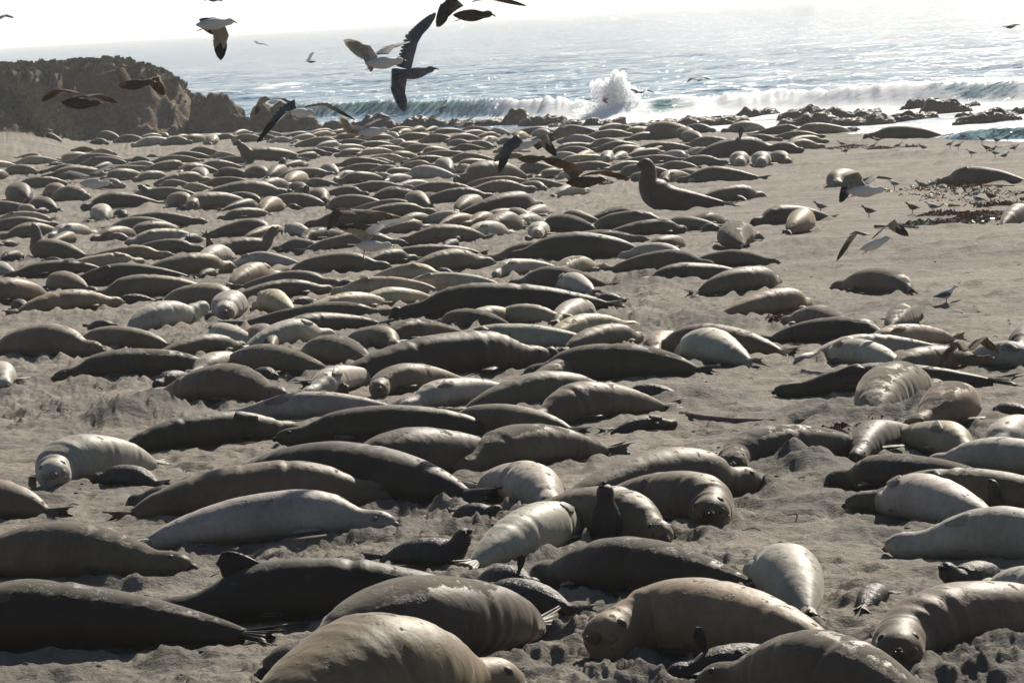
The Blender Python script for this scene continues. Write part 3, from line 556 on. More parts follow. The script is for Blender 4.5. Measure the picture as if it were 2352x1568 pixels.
def build_sea():
    inv = np.concatenate([1/np.linspace(120, 170, 12)[:-1], np.linspace(1/170, 1/700, 330), 1/np.geomspace(715, 9500, 60)]); D = 1/inv
    A = np.radians(np.concatenate([[-78, -60, -45, -32, -24, -17, -12], np.linspace(-9, 9, 620), [12, 17, 24, 32, 45, 60, 78]]))
    dd, aa = np.meshgrid(D, A, indexing='ij'); x = dd*np.tan(aa); y = dd.copy()
    far = sstep(900, 350, y)
    far = far*sstep(2, 25, y-shore_y(x))
    z = (fbm2(x*.045+y*.01, y*.085, 3, 101)*.42+fbm2(x*.3, y*.42, 3, 102)*.16)*far
    z = z+np.sin(y*.20+x*.03+fbm2(x*.02, y*.02, 2, 5)*4)*.18*far*sstep(290, 340, y)
    foam = np.zeros_like(x); thin = np.zeros_like(x)
    bx, by = BREAK[:, 0], BREAK[:, 1]; o = np.argsort(bx); bx, by = bx[o], by[o]; bh, bf = BH[o], BF[o]
    yc = np.interp(x, bx, by)+noise2(x*.10, x*0+.5, 110)*.9; hh = np.interp(x, bx, bh)*(1+.2*noise2(x*.13, x*0+3, 111)); ff = np.interp(x, bx, bf)
    inn = sstep(bx[0]-2, bx[0]+3, x)
    u = y-yc                                          # positive = seaward of the foot of the face
    lo = -1.0-3.0*ff; prof = np.clip((u-lo)/(2.8-lo), 0, 1); prof = prof*prof*(3-2*prof)*np.exp(-np.maximum(u-2.6, 0)/5.5)
    z = z*(1-.6*np.exp(-(u/6)**2))+prof*hh*inn
    turb = fbm2(x*1.3, y*1.3, 4, 112)
    z = z+np.maximum(ff-.3, 0)*np.exp(-((u-1.2)/2.0)**2)*(.9*fbm2(x*.9, y*.9, 4, 114)+.12)*inn
    thin = np.exp(-((u-1.1)/1.3)**2)*(1-ff)*inn+.35*np.exp(-((u-2.5)/2.5)**2)*(1-ff)*inn
    foam = np.maximum(foam, np.exp(-((u-.3)/3.4)**2)*ff*1.5*inn)
    foam = np.maximum(foam, np.exp(-((u-2.5)/.5)**2)*.75*inn)
    washw = np.interp(x, [-14, -8, 0, 6, 12, 20, 35], [.30, .34, .62, .85, .95, .90, .9])
    foam = np.maximum(foam, sstep(1.0, -1.5, u)*washw*inn*(.66+.30*sstep(-20, -3, u)))    # white wash running in
    lx, ly = LITTLE[:, 0], LITTLE[:, 1]; ul = y-np.interp(x, lx, ly); il = sstep(lx[0]-1, lx[0]+3, x)
    z = z+sstep(-.2, 1.2, ul)*np.exp(-np.maximum(ul-1.2, 0)/2.5)*.45*il
    thin = np.maximum(thin, np.exp(-((ul-.7)/.9)**2)*il*.9); foam = foam*(1-np.exp(-((ul-.7)/1.0)**2)*il*.9)
    foam = np.maximum(foam, np.exp(-((ul+.9)/.5)**2)*il*.5)
    for X, Y, r, a in CAPS:
        p = water_at(X, Y); q = ((x-p[0])/r)**2+((y-p[1])/(r*1.3))**2; foam = np.maximum(foam, np.exp(-q*1.3)*a); z = z+np.exp(-q)*.35
    z = z-2.2*sstep(-1, -12, y-shore_y(x))
    V = np.stack([x, y, z+SEA], -1).reshape(-1, 3)
    ob = mesh_obj('sea_water', V, grid_faces(len(D), len(A)), M_WATER)
    for n, a in (('foam', foam), ('thin', thin)):
        at = ob.data.attributes.new(n, 'FLOAT', 'POINT'); at.data.foreach_set('value', np.clip(a, 0, 1.3).astype(np.float32).ravel())
    ob['kind'] = 'structure'
build_sea()
# seabed far below the sheet of water
bm = MB(); bm.add([(-9000, 340, -3.6), (9000, 340, -3.6), (9000, 9400, -3.6), (-9000, 9400, -3.6)], [(0, 1, 2, 3)])
bm.build('sea_bed', [M_SAND], None, False)['kind'] = 'structure'

# ------------------------------------------------------------------ headland and near bluff
def scrub_on(name, P, Nn, parent, seed):
    r = np.random.default_rng(seed); n = len(P)
    V = []; F = []
    for i in range(n):
        p = P[i]; s = r.uniform(.10, .34)
        for k in range(3):
            a = r.uniform(0, math.pi*2); dx, dy = math.cos(a)*s, math.sin(a)*s
            q = p+r.normal(0, .12, 3)*[1, 1, .2]
            b = len(V); V += [q-[dx*.5, dy*.5, .05], q+[dx*.5, dy*.5, -.05], q+[dx*.7+r.normal(0, .06), dy*.5, s*r.uniform(.5, 1.1)], q+[-dx*.5, -dy*.5+r.normal(0, .06), s*r.uniform(.6, 1.2)]]
            F.append([b, b+1, b+2, b+3])
    o = mesh_obj(name, np.array(V), np.array(F), M_SCRUB, parent, False); o['kind'] = 'stuff'; return o
def build_headland():
    xs = np.arange(-62, -12.5, .22); ys = np.arange(276, 345, .26); x, y = np.meshgrid(xs, ys)
    d0 = 293.
    X = 1176+x/y*FPX
    topY = np.interp(X, [-600, 0, 60, 110, 200, 310, 360, 395, 420, 445, 460, 478, 492, 520], [150, 143, 150, 148, 141, 140, 152, 162, 168, 186, 204, 226, 252, 306])
    yh = 105-.0575*X
    ht = CAMZ-(topY-yh)/FPX*y-.35
    front = 283.0+2.2*fbm2(x*.09, 0*x, 3, 201)+np.interp(x, [-62, -38, -29, -25, -21, -18], [-2, 0, 2.2, -1.0, 1.5, 9])
    w = fbm2(x*.5+y*.1, y*.25, 3, 202)*1.9+ridge2(x*.7, y*.3, 4, 207)*1.3
    q = y-front+w
    face = np.interp(x, [-60, -32, -27, -20], [2.2, 2.2, 4.5, 6.0])
    S = np.clip(q/face, 0, 1); S = S*(1.5-.5*S)
    ledge = (np.floor(S*5+fbm2(x*.3, y*.3, 2, 203))/5)*.25+S*.75
    S2 = np.where(S < .98, ledge, S)
    hz = (ht+1.0)*np.clip(S2, 0, 1)-1.0
    hz = hz+(fbm2(x*.25, y*.25, 4, 204)*.35+fbm2(x*1.1, y*1.1, 4, 205)*.5)*sstep(0, .2, S)-np.maximum(0, ridge2(x*.45, y*.2, 4, 209)-.3)*1.3*sstep(.05, .4, S)*sstep(1.0, .7, S)+(ridge2(x*.6+y*.2, y*.5, 3, 210))*.35*sstep(-32, -26, x)*sstep(0, .2, S)
    back = sstep(-16.2, -19.5, x+(y-286)*.02+fbm2(x*.4, y*.4, 4, 221)*2.2); hz = -1.6+(hz+1.6)*back
    hz = np.where(q < -1.5, -1.8, hz)
    V = np.stack([x, y, hz], -1).reshape(-1, 3)
    root = empty('headland', (-35, 292, -1), 'brown earth headland with a scrubby flat top standing above the far left of the beach', 'headland')
    o = mesh_obj('earth_face', V-np.array([-35, 292, -1]), grid_faces(len(ys), len(xs)), M_CLIFF, root)
    gy, gx = np.gradient(hz, .26, .22); slope = np.hypot(gx, gy)
    scr = np.clip(1.15-slope*.55, 0, 1)*sstep(.6, .95, S)
    scr = np.maximum(scr, .55*sstep(-26, -34, x)*sstep(.55, .8, S))
    at = o.data.attributes.new('scrub', 'FLOAT', 'POINT'); at.data.foreach_set('value', scr.astype(np.float32).ravel())
    idx = np.flatnonzero((scr.ravel() > .35) & (y.ravel() < 315) & (x.ravel() > -45)); r = np.random.default_rng(4); idx = r.choice(idx, min(7000, len(idx)), False)
    scrub_on('scrub', V[idx]-np.array([-35, 292, -1]), None, root, 5)
def build_bluff():
    xs = np.arange(-60, -24, .16); ys = np.arange(249, 276, .18); x, y = np.meshgrid(xs, ys); d0 = 261.
    X = 1176+x/d0*FPX
    topY = np.interp(X, [-500, 0, 50, 85, 110, 135, 150, 165], [150, 200, 208, 226, 256, 288, 318, 345]); ht = CAMZ-(topY-(105-.0575*X))/FPX*d0
    base = zbase(x, y)-.15
    q = y-(256.5+fbm2(x*.3, 0*x, 3, 211)*1.1)+fbm2(x*.7, y*.5, 3, 212)*.7
    S = np.clip(q/3.6, 0, 1); S = S*(1.6-.6*S)
    hz = base+np.maximum(ht-base, -.3)*S+(fbm2(x*.6, y*.6, 4, 213)*.4+fbm2(x*2.2, y*2.2, 3, 214)*.16)*sstep(.02, .3, S)*sstep(-27.2, -29, x)
    hz = np.where((q < -.3) | (ht < base-.05), base-.5, hz)
    V = np.stack([x, y, hz], -1).reshape(-1, 3); root = empty('scrub_bluff', (-32, 258, 0), 'darker near bluff covered in dry scrub at the far left edge above the sand bank', 'bluff')
    o = mesh_obj('earth_slope', V-np.array([-32, 258, 0]), grid_faces(len(ys), len(xs)), M_CLIFF, root)
    scr = sstep(.15, .6, S+fbm2(x*.4, y*.4, 2, 8)*.3)*.9
    at = o.data.attributes.new('scrub', 'FLOAT', 'POINT'); at.data.foreach_set('value', scr.astype(np.float32).ravel())
    idx = np.flatnonzero((scr.ravel() > .5) & (S.ravel() > .15) & (ht.ravel() > base.ravel()+.2) & (x.ravel() > -40)); r = np.random.default_rng(6); idx = r.choice(idx, min(6000, len(idx)), False)
    scrub_on('scrub', V[idx]-np.array([-32, 258, 0]), None, root, 7)
build_headland(); build_bluff()

# ------------------------------------------------------------------ rocks: (x left, x right, y top, y foot, label)
ROCKS = [
 (436,528,214,306,'stepped brown spur of earth joined to the right end of the headland'),(462,560,236,304,'low crumbling block leaning on the spur below the headland end'),
 (478,545,246,303,'tallest brown boulder at the foot of the headland end'),(528,602,262,303,'rounded brown boulder just right of the tallest headland boulder'),(585,662,250,302,'broad ridge boulder in the middle of the headland rock tail'),
 (640,722,268,303,'low boulder at the seaward tip of the headland rock tail'),(736,800,283,300,'low flat brown rock between the headland tail and the long reef'),(806,905,262,298,'left half of the dark humped reef below the diving gull'),
 (890,985,266,296,'dark humped reef rock with a bumpy top beside the upright flying gull'),(970,1062,270,293,'low dark reef rock in front of the green wave'),(1045,1165,272,292,'long low brown reef left of the foam-washed rocks'),
 (1150,1215,252,288,'foam-washed dark rock nearest the left foot of the breaking surf'),(1195,1300,260,290,'wet jagged rock in the white wash below the surf'),(1362,1432,254,268,'small dark rock directly under the bursting spray plume'),
 (1260,1345,276,292,'low kelp-brown rock on the shoreline left of the plume'),(1335,1440,270,288,'flat weedy rock on the shoreline below the spray plume'),(1420,1560,273,290,'long flat weedy rock on the shoreline right of the plume'),
 (1545,1712,262,288,'long kelp-brown rock shelf behind the far seals'),(1693,1788,246,264,'isolated weedy rock in the wash left of the large reef'),(1786,1915,244,272,'left hump of the wide rear kelp reef'),(1890,2028,247,271,'right hump of the wide rear kelp reef'),
 (1790,1930,258,287,'left part of the kelp-covered front reef'),(1905,2052,264,288,'right part of the kelp-covered front reef'),(2037,2152,244,278,'pointed dark rock at the right end of the front reef'),(2068,2138,223,256,'tallest glistening rock behind the pointed dark rock'),
 (2110,2228,230,262,'broad weedy rock right of the tallest glistening rock'),(2216,2252,231,252,'small rounded rock at the right end of the rear rock group'),(2195,2345,247,282,'large triangular kelp rock standing alone at the right'),(2190,2232,252,272,'small rock touching the left side of the triangular kelp rock'),
 (2306,2400,242,263,'rock cut by the right edge of the view beyond the triangular rock'),(1935,1975,292,300,'tiny dark rock where the waterline meets the far sand')]
def rock(i, xl, xr, yt, yb, label):
    c = water_at((xl+xr)/2, yb-2); d = c[1]; sc = FPX/d; w = (xr-xl)/sc*((1.12 if i < 2 else 1.4) if i < 7 else 1.08); h = (yb-yt)/sc*(1.15 if i < 7 else 1); r = np.random.default_rng(300+i)
    dep = min(max(w*.55, h*1.3), 4.5)
    nu, nv = 56, 22
    u = np.linspace(0, 2*math.pi, nu, endpoint=False); v = np.linspace(0, 1, nv)
    U, Vv = np.meshgrid(u, v); rad = np.cos(Vv*math.pi/2)**.55; zz = np.sin(Vv*math.pi/2)
    x = np.cos(U)*rad*w/2; y = np.sin(U)*rad*dep/2; z = zz*h
    sx, sy = x+c[0], y+c[1]
    k = min(h, 1.6)
    n = fbm3(sx*.7/k, sy*.7/k, z*1.3/k, 4, 300+i); m = 1-np.abs(fbm3(sx*1.5/k, sy*1.5/k, z*2/k, 4, 500+i))*2
    crest = .62+.55*(fbm2(sx*.9/k+i, sx*0, 4, 700+i))
    z = z*np.clip(crest+.28*m, .15, 1.25)+n*.18*h; x = x*(1+.2*n)+m*.08*k; y = y*(1+.2*n)-m*.1*k
    z = np.where(Vv < .02, -.9, z)
    V = np.stack([x, y, z], -1).reshape(-1, 3); F = grid_faces(nv, nu, True).tolist(); V = np.vstack([V, [[0, 0, z[-1].mean()]]])
    for j in range(nu): F.append([(nv-1)*nu+j, (nv-1)*nu+(j+1) % nu, nu*nv])
    o = mesh_obj('shore_rock', V, F, M_CLIFF if i < 7 else M_ROCK)
    o.location = (c[0], c[1]+dep*.2, SEA-.05); props(o, label, 'rock', 'rocks along the waterline')
for i, r_ in enumerate(ROCKS): rock(i, *r_)

# ------------------------------------------------------------------ spray thrown up by the surf
def spray(label, X, Yb, w, h, n, seed, pts=None):
    c = water_at(X, Yb); d = c[1]+2.5; sc = FPX/d; W, H = w/sc, h/sc; r = np.random.default_rng(seed); P = []; S = []
    blobs = pts
    for i in range(n):
        b = blobs[r.integers(len(blobs))]; a = r.uniform(0, 2*math.pi); q = min(abs(r.normal(0, .6)), 1.9) if r.random() < .35 else r.random()**.6
        ph = r.uniform(0, 2*math.pi)
        if blobs[0][0] == 'jet':
            th = r.normal(0, .42)+.02; rr_ = r.random()**.42*(1-.28*min(abs(th), 1))*(.90+.10*math.sin(th*9)+.05*math.sin(th*31)); jx, jz = math.sin(th)*rr_*H*1.02, math.cos(th)*rr_*H
            if r.random() < .25: jx, jz = r.normal(0, .6)*W*.6, abs(r.normal(0, .13))*H
            P.append([jx+r.normal(0, .05), r.normal(0, .5), jz+r.normal(0, .05)]); S.append(r.uniform(.009, .030)); continue
        P.append([b[0]*W+math.cos(a)*q*b[2]*W, math.sin(ph)*q*.6+b[4], b[1]*H+math.sin(a)*q*b[3]*H]); S.append(r.uniform(.008, .026)*(1.9 if q < .7 else .8))
    P = np.array(P); S = np.array(S); P = P[P[:, 2] > -.3]; S = S[:len(P)]
    e1 = r.normal(0, 1, (len(P), 3)); e1 /= np.linalg.norm(e1, axis=1)[:, None]; e2 = np.cross(e1, r.normal(0, 1, (len(P), 3))); e2 /= np.linalg.norm(e2, axis=1)[:, None]
    O = np.array([[-1, -1], [1, -1], [1, 1], [-1, 1.]])*1.3
    V = (P[:, None, :]+(e1[:, None]*O[None, :, :1]+e2[:, None]*O[None, :, 1:])*S[:, None, None]).reshape(-1, 3); F = np.arange(len(P)*4).reshape(-1, 4)
    o = mesh_obj('sea_spray', V, F, M_SPRAY, None, True); o.location = (c[0], d, SEA); props(o, label, 'spray', 'bursts of spray')
spray('tall bursting plume of white spray above the surf', 1415, 270, 92, 108, 30000, 1,
      [('jet',)])
spray('low ragged spray of the collapsing breaker left of the plume', 1240, 266, 200, 46, 4500, 2, [(x*.1-.45, .45+.12*math.sin(x*2.1), .07, .3, 0) for x in range(10)])
spray('mist blown off the breaker crest at the right', 2150, 236, 420, 52, 6000, 3, [(x*.05-.5, .55+.15*math.sin(x*1.7), .04, .3, 0) for x in range(20)])
spray('foam flying off the middle breaker right of the plume', 1700, 254, 300, 46, 5000, 4, [(x*.07-.5, .5+.15*math.sin(x*1.3), .05, .3, 0) for x in range(14)])

# ------------------------------------------------------------------ seals
PT = np.array([0, .006, .02, .045, .075, .105, .14, .19, .26, .35, .45, .56, .67, .78, .87, .94, 1.0])
PF = np.array([.18, .29, .39, .47, .51, .52, .54, .68, .87, .97, 1.0, .985, .93, .81, .66, .49, .28])
PF2 = np.array([.18, .29, .38, .45, .47, .47, .48, .57, .76, .92, 1.0, .93, .80, .63, .46, .33, .2])
PBU = np.array([.20, .32, .42, .48, .52, .55, .62, .78, .93, 1.0, 1.0, .96, .86, .70, .52, .36, .20])
PP = np.array([.20, .34, .48, .58, .64, .63, .60, .68, .86, .98, 1.0, .97, .88, .70, .50, .34, .20])
def flipper(L, W, T, k=9, fingers=True, arch=.0, n=9):
    """paddle along +x, width along y"""
    rings = []
    for i in range(n):
        t = i/(n-1); w = W*(.42+.75*math.sin(min(t*1.25, 1)*math.pi*.55)**1.2)*(1-.75*max(0, (t-.8)/.2)**2)/1.1; th = T*(1-.75*t)
        ring = []
        for j in range(12):
            a = 2*math.pi*j/12; yy = math.cos(a)*w/2; xx = t*L
            if fingers and t > .8: xx += L*.10*(t-.8)/.2*(yy/(W/2))*-1+ (L*.035*math.cos(yy/W*math.pi*8)*(t-.8)/.2)
            zz = math.sin(a)*th/2*(1+.25*math.cos(yy/W*math.pi*8)) + arch*L*math.sin(t*math.pi)
            ring.append((xx, yy, zz))
        rings.append(ring)
    return loft(rings)
def hind_flipper(L, W, T, n=8, m=17):
    top = []; bot = []
    for i in range(n):
        t = i/(n-1); w = W*(.30+.85*t**1.2)
        for j in range(m):
            s = j/(m-1)*2-1; dig = math.cos(s*math.pi*4.5)
            ln = L*(.70+.32*s*s+.028*dig)
            z = T*(1-.7*t)*(.75+.12*dig*min(1, t*2))*(1-s*s*.55)
            top.append((t*ln, s*w/2, z)); bot.append((t*ln, s*w/2, -z*.6))
    V = top+bot; F = grid_faces(n, m).tolist(); k = n*m
    F2 = [[f[3]+k, f[2]+k, f[1]+k, f[0]+k] for f in F]; out = F+F2
    for i in range(n-1):
        out.append([i*m, (i+1)*m, (i+1)*m+k, i*m+k]); out.append([(i+1)*m+m-1, i*m+m-1, i*m+m-1+k, (i+1)*m+m-1+k])
    for j in range(m-1):
        out.append([j+1, j, j+k, j+1+k]); a = (n-1)*m+j; out.append([a, a+1, a+1+k, a+k])
    return np.array(V), out
def basis(x, up):
    x = x/np.linalg.norm(x); y = np.cross(up, x); y /= np.linalg.norm(y)+1e-9; z = np.cross(x, y); return np.stack([x, y, z], 1)
def place(VF, B, o): return np.asarray(VF[0])@B.T+o, VF[1]

def build_seal(idx, s):
    L, hm, fl, pup, bull = s['L'], s['hm'], s['fl'], s['pup'], s['bull']; r = random.Random(1000+idx)
    lpx = L*s['px']                                         # size class decides how finely it is modelled
    big = lpx > 330; mid = lpx > 120
    n, k = (84, 40) if big else ((46, 26) if mid else (30, 18))
    R = hm/1.82; tt = np.linspace(0, 1, n); tt = np.sort(np.concatenate([tt[tt > .05], np.linspace(0, .05, 7)])); n = len(tt)
    mixp = r.random(); prof = PP if pup else (PBU if bull else PF*(1-mixp)+PF2*mixp)
    warp = r.uniform(.82, 1.22); tw = np.where(tt > .2, .2+(np.clip((tt-.2)/.8, 0, 1)**warp)*.8, tt)
    rf = np.interp(tw, PT, prof); ker = np.array([.25, .5, .25])
    for _ in range(2 if not big else 4): rf[2:-2] = np.convolve(rf, ker, 'same')[2:-2]
    rh = R*rf; lying = sstep(.12, .3, tt)*sstep(1.0, .85, tt)
    rw = rh*(1+lying*(.16 if not 'r' in fl else .06))
    # heading and pitch along the body, nose = 0
    psi = np.full(n, s['head']); base = s['head']
    facing = math.atan2(-s['C'][1], -s['C'][0])
    bend = r.uniform(-.45, .45)*(2.2 if r.random() < .3 else 1)*(0 if 'F' in fl else 1); psi = psi+bend*(tt-.5)*-1.2
    if 'F' in fl:
        kf = 1+(.28 if not pup else .1)*sstep(.24, .12, tt); rf = rf*kf; rh = R*rf; rw = rw*kf
        dlt = (facing-base+math.pi) % (2*math.pi)-math.pi; dlt = max(-1.75, min(1.75, dlt)); psi = psi+dlt*sstep(.42, .12, tt)
    else: psi = psi+r.uniform(-.35, .35)*sstep(.3, .05, tt)
    pitch = np.zeros(n)+(math.radians(16)*sstep(.16, .04, tt) if 'F' in fl else 0)
    lv = {'u0': 22, 'u1': 48, 'u2': 58, 'u3': 72, 'u4': 82, 'u5': 84}
    up_len = 0
    for key, a in lv.items():
        if key in fl:
            ts = {'u0': .26, 'u1': .30, 'u2': .32, 'u3': .40, 'u4': .62, 'u5': .50}[key]; up_len = ts
            pitch = math.radians(a)*sstep(ts, ts*.55, tt)-math.radians(a*.75 if key in ('u5',) else a*.55)*sstep(.10, .03, tt)*(1 if key != 'u4' else -.15)
    if 't' in fl: pitch = pitch-math.radians(75)*sstep(.8, .95, tt)
    if 'u3' in fl: pitch = pitch+math.radians(14)*sstep(.14, .05, tt)
    ds = np.diff(tt, prepend=tt[0])*L
    dx = np.cos(psi)*np.cos(pitch); dy = np.sin(psi)*np.cos(pitch); dz = np.sin(pitch)
    if 'u5' in fl: ds = ds*1.15
    px_ = -np.cumsum(dx*ds); py_ = -np.cumsum(dy*ds); zr = -np.cumsum(dz*ds)
    mid_i = np.searchsorted(tt, .5); px_ -= px_[mid_i]; py_ -= py_[mid_i]; zr = zr-zr[mid_i]
    cx, cy = s['C'][0]+px_, s['C'][1]+py_
    gz = zbase(cx, cy); g0 = float(zbase(s['C'][0], s['C'][1]))
    cz = gz+rh*.82-.02
    i10 = int(np.searchsorted(tt, .10)); hw = .78 if 'F' in fl else .5
    cz[:i10] = cz[i10]*hw+cz[:i10]*(1-hw)+(.010*L*sstep(.1, 0, tt[:i10]) if 'F' in fl else 0)
    if up_len or 't' in fl:
        zz = zr.copy(); ref = max(mid_i, int(np.searchsorted(tt, min(up_len, .95)))) if up_len else mid_i; zz = zz-zz[ref]
        cz = np.where(np.abs(zz) > 1e-3, np.maximum(cz*0+gz[mid_i]+zz+np.interp(tt, [0, up_len, 1], [rh[mid_i]*.6, rh[mid_i]*.82, rh[mid_i]*.5])-.0, gz+rh*.8), cz)
        for _ in range(5): cz[1:-1] = (cz[:-2]+cz[1:-1]*2+cz[2:])/4
    P = np.stack([cx, cy, cz], 1)-np.array([s['C'][0], s['C'][1], g0])
    if 'u5' in fl:                                           # the rearing bull, set out joint by joint
        kt = np.array([0, .05, .10, .17, .25, .34, .43, .53, .64, .76, .88, 1.0])
        kx = np.array([-1.30, -1.20, -1.12, -1.14, -1.16, -1.13, -1.02, -.84, -.45, .10, .65, 1.08])
        kz = np.array([1.42, 1.43, 1.31, 1.13, .98, .82, .64, .44, .32, .25, .16, .09])
        kr = np.array([.15, .20, .22, .24, .28, .345, .46, .46, .38, .29, .18, .09])
        P = np.stack([np.interp(tt, kt, kx), 0*tt, np.interp(tt, kt, kz)], 1); rh = np.interp(tt, kt, kr); rw = rh*1.12; psi = np.full(n, math.pi)
        for _ in range(3): P[1:-1] = (P[:-2]+P[1:-1]*2+P[2:])/4; rh[1:-1] = (rh[:-2]+rh[1:-1]*2+rh[2:])/4
        P[:, 2] = np.maximum(P[:, 2], rh*.8)
    T = np.gradient(P, axis=0); T /= np.linalg.norm(T, axis=1)[:, None]
    Sd = np.stack([-np.sin(psi), np.cos(psi), 0*psi], 1); U = np.cross(T, Sd); U /= np.linalg.norm(U, axis=1)[:, None]
    if (U[mid_i, 2]) < 0: U = -U
    a = np.linspace(0, 2*math.pi, k, endpoint=False); ca, sa = np.cos(a), np.sin(a)
    roll = (r.choice([-1, 1])*1.2) if 'r' in fl else r.uniform(-.2, .2)
    if 'r' in fl:                                            # on its side: show the flipper and belly towards the viewer
        roll = 1.25 if (Sd[mid_i] @ np.array([0, -1, 0])) > 0 else -1.25
    flat = np.where(sa < 0, .80, 1.0)
    lyk = lying*(np.abs(pitch) < .25)*(0 if 'u5' in fl else 1)
    VV = np.zeros((n, k, 3)); ph = [r.uniform(0, 6.28) for _ in range(12)]
    creases = [(r.uniform(.22, .9), r.uniform(0, 6.28), r.uniform(.02, .05)) for _ in range(5)] if mid or big else []
    side_sq = np.sign(ca)*np.abs(ca)**.86
    for i in range(n):
        f = 1+.012*math.sin(tt[i]*22+ph[0])*np.cos(a*2+ph[1])+.016*math.sin(tt[i]*9+ph[2])*np.cos(a*3+ph[3])
        fold = 0
        if big or mid: fold = (.020*math.sin(tt[i]*L*38+ph[4])+.012*math.sin(tt[i]*L*61+ph[5]))*sstep(.08, .14, tt[i])*sstep(.32, .2, tt[i])*(1 if (up_len or 'F' in fl or bull or pup) else .6)
        for tc_, a0_, dp_ in creases: f = f-dp_*math.exp(-((tt[i]-tc_)/.014)**2)*np.clip(np.cos(a-a0_)*.7+.4, 0, 1)+dp_*.6*math.exp(-((tt[i]-tc_-.03)/.02)**2)*np.clip(np.cos(a-a0_)*.7+.4, 0, 1)
        if 'W' in fl: fold = .005*math.sin(tt[i]*110+3*math.sin(tt[i]*9))+.003*math.sin(tt[i]*171)
        f = f+np.float64(fold)*(1+.5*np.cos(a*2+tt[i]*9))
        sq = side_sq*lyk[i]+ca*(1-lyk[i]); hgt = sa*(flat*lyk[i]+(1-lyk[i]))
        sagw = 1+.07*lyk[i]*np.clip(-sa+.2, 0, 1)
        VV[i] = P[i]+Sd[i]*(rw[i]*f*sq*sagw)[:, None]+U[i]*(rh[i]*f*hgt)[:, None]
    # muzzle and cheeks
    rolln = lambda ang: ang+roll
    head_i = np.searchsorted(tt, .075)
    coat = PUPCOAT.get(s['coat'], PUPCOAT['k']) if pup else COATS[s['coat']]
    j = r.uniform(.78, 1.25); coat = tuple(min(1, c*j*(1+r.uniform(-.04, .04))) for c in coat)
    root = bpy.data.objects.new('seal_pup' if pup else 'elephant_seal', None); root.empty_display_size = .2; COL.objects.link(root)
    root.location = (float(s['C'][0]), float(s['C'][1]), g0)
    sandy = .52 if 's' in fl else (.22 if r.random() < .5 else .1)
    mat = M_PUP if pup else M_SEAL
    def part(name, V, F, m=None, tint=None, smooth=True):
        o = mesh_obj(name, V, F, m or mat, root, smooth); o.color = (*(tint or coat), 1); o['sandy'] = sandy if name == 'body' else 0.0; return o
    # ring indices around the body: tuck V into closed tube
    V, F = loft(VV); part('body', V, F)
    fr = lambda t, ang, out=1.0: (lambda i: P[i]+Sd[i]*rw[i]*math.cos(ang)*out+U[i]*rh[i]*math.sin(ang)*out*(1 if math.sin(ang) > 0 else .8))(min(n-1, int(np.searchsorted(tt, t))))
    Tn = lambda t: T[min(n-1, int(np.searchsorted(tt, t)))]
    ppx = lpx
    dark = tuple(c*.45 for c in coat)
    hs = rh[head_i]
    if ppx > 150:
        q = -.45 if not bull else -.3
        for sgn in (-1, 1):                                  # eyes
            ang = math.pi/2+roll+sgn*(.78 if 'F' in fl else .9); c = fr(.052 if not pup else .07, ang, .90); er = hs*.17 if not pup else hs*.15
            V, F = ball(c, er, 10, 7); part('eye', V, F, M_EYE)
            if big:                                          # brow ridge
                c2 = fr(.056, math.pi/2+roll+sgn*(.78 if 'F' in fl else .9), .83); V, F = ball(c2, er*1.6, 10, 7, (1, 1, .9)); part('eye_patch', V, F, mat, tuple(c_*.42 for c_ in coat))
        # muzzle: two whisker pads, nose and mouth line
        for sgn in (-1, 1):
            c = fr(.012, math.pi/2+roll+sgn*1.35, .62)-Tn(.01)*hs*-.12; V, F = ball(c, hs*.36, 12, 8, (1, 1, .8)); part('whisker_pad', V, F, mat, tuple(c_*.75 for c_ in coat))
        c = fr(.0, math.pi/2+roll, .55)+(-Tn(.01))*hs*.28; c = c+Tn(.01)*hs*.16; V, F = ball(c, hs*.31, 12, 8, (1, 1, .85)); part('nose', V, F, mat, tuple(c_*.45 for c_ in coat))
        if big:                                              # mouth line under each whisker pad
            for sgn in (-1, 1):
                pts = [fr(t_, math.pi/2+roll+sgn*(2.2-.35*t_/.05), 1.0) for t_ in (.004, .014, .026, .040, .052)]
                V, F = tube(pts, hs*.035, 6); part('mouth', V, F, M_NOSE)
        for sgn in (-1, 1):
            cn = c+(-Tn(.01))*hs*.26+Sd[0]*math.cos(roll)*sgn*hs*.12+U[0]*hs*.08; V, F = ball(cn, hs*.075, 8, 6); part('nostril', V, F, M_NOSE)
    if bull and 'F' not in fl:                               # trunk
        mb = MB(); d_ = -Tn(.01); u_ = U[0]
        for q_ in range(4 if 'u5' not in fl else 2):
            c = P[0]+d_*(hs*(.05+.22*q_))+u_*hs*(.42-.16*q_)*(1 if 'u5' not in fl else -.2); mb.add(*ball(c, hs*(.66-.05*q_), 14, 9, (1, 1, .9)))
        o = mb.build('trunk_nose', [mat], root); o.color = (*tuple(c_*.9 for c_ in coat), 1); o['sandy'] = 0.0
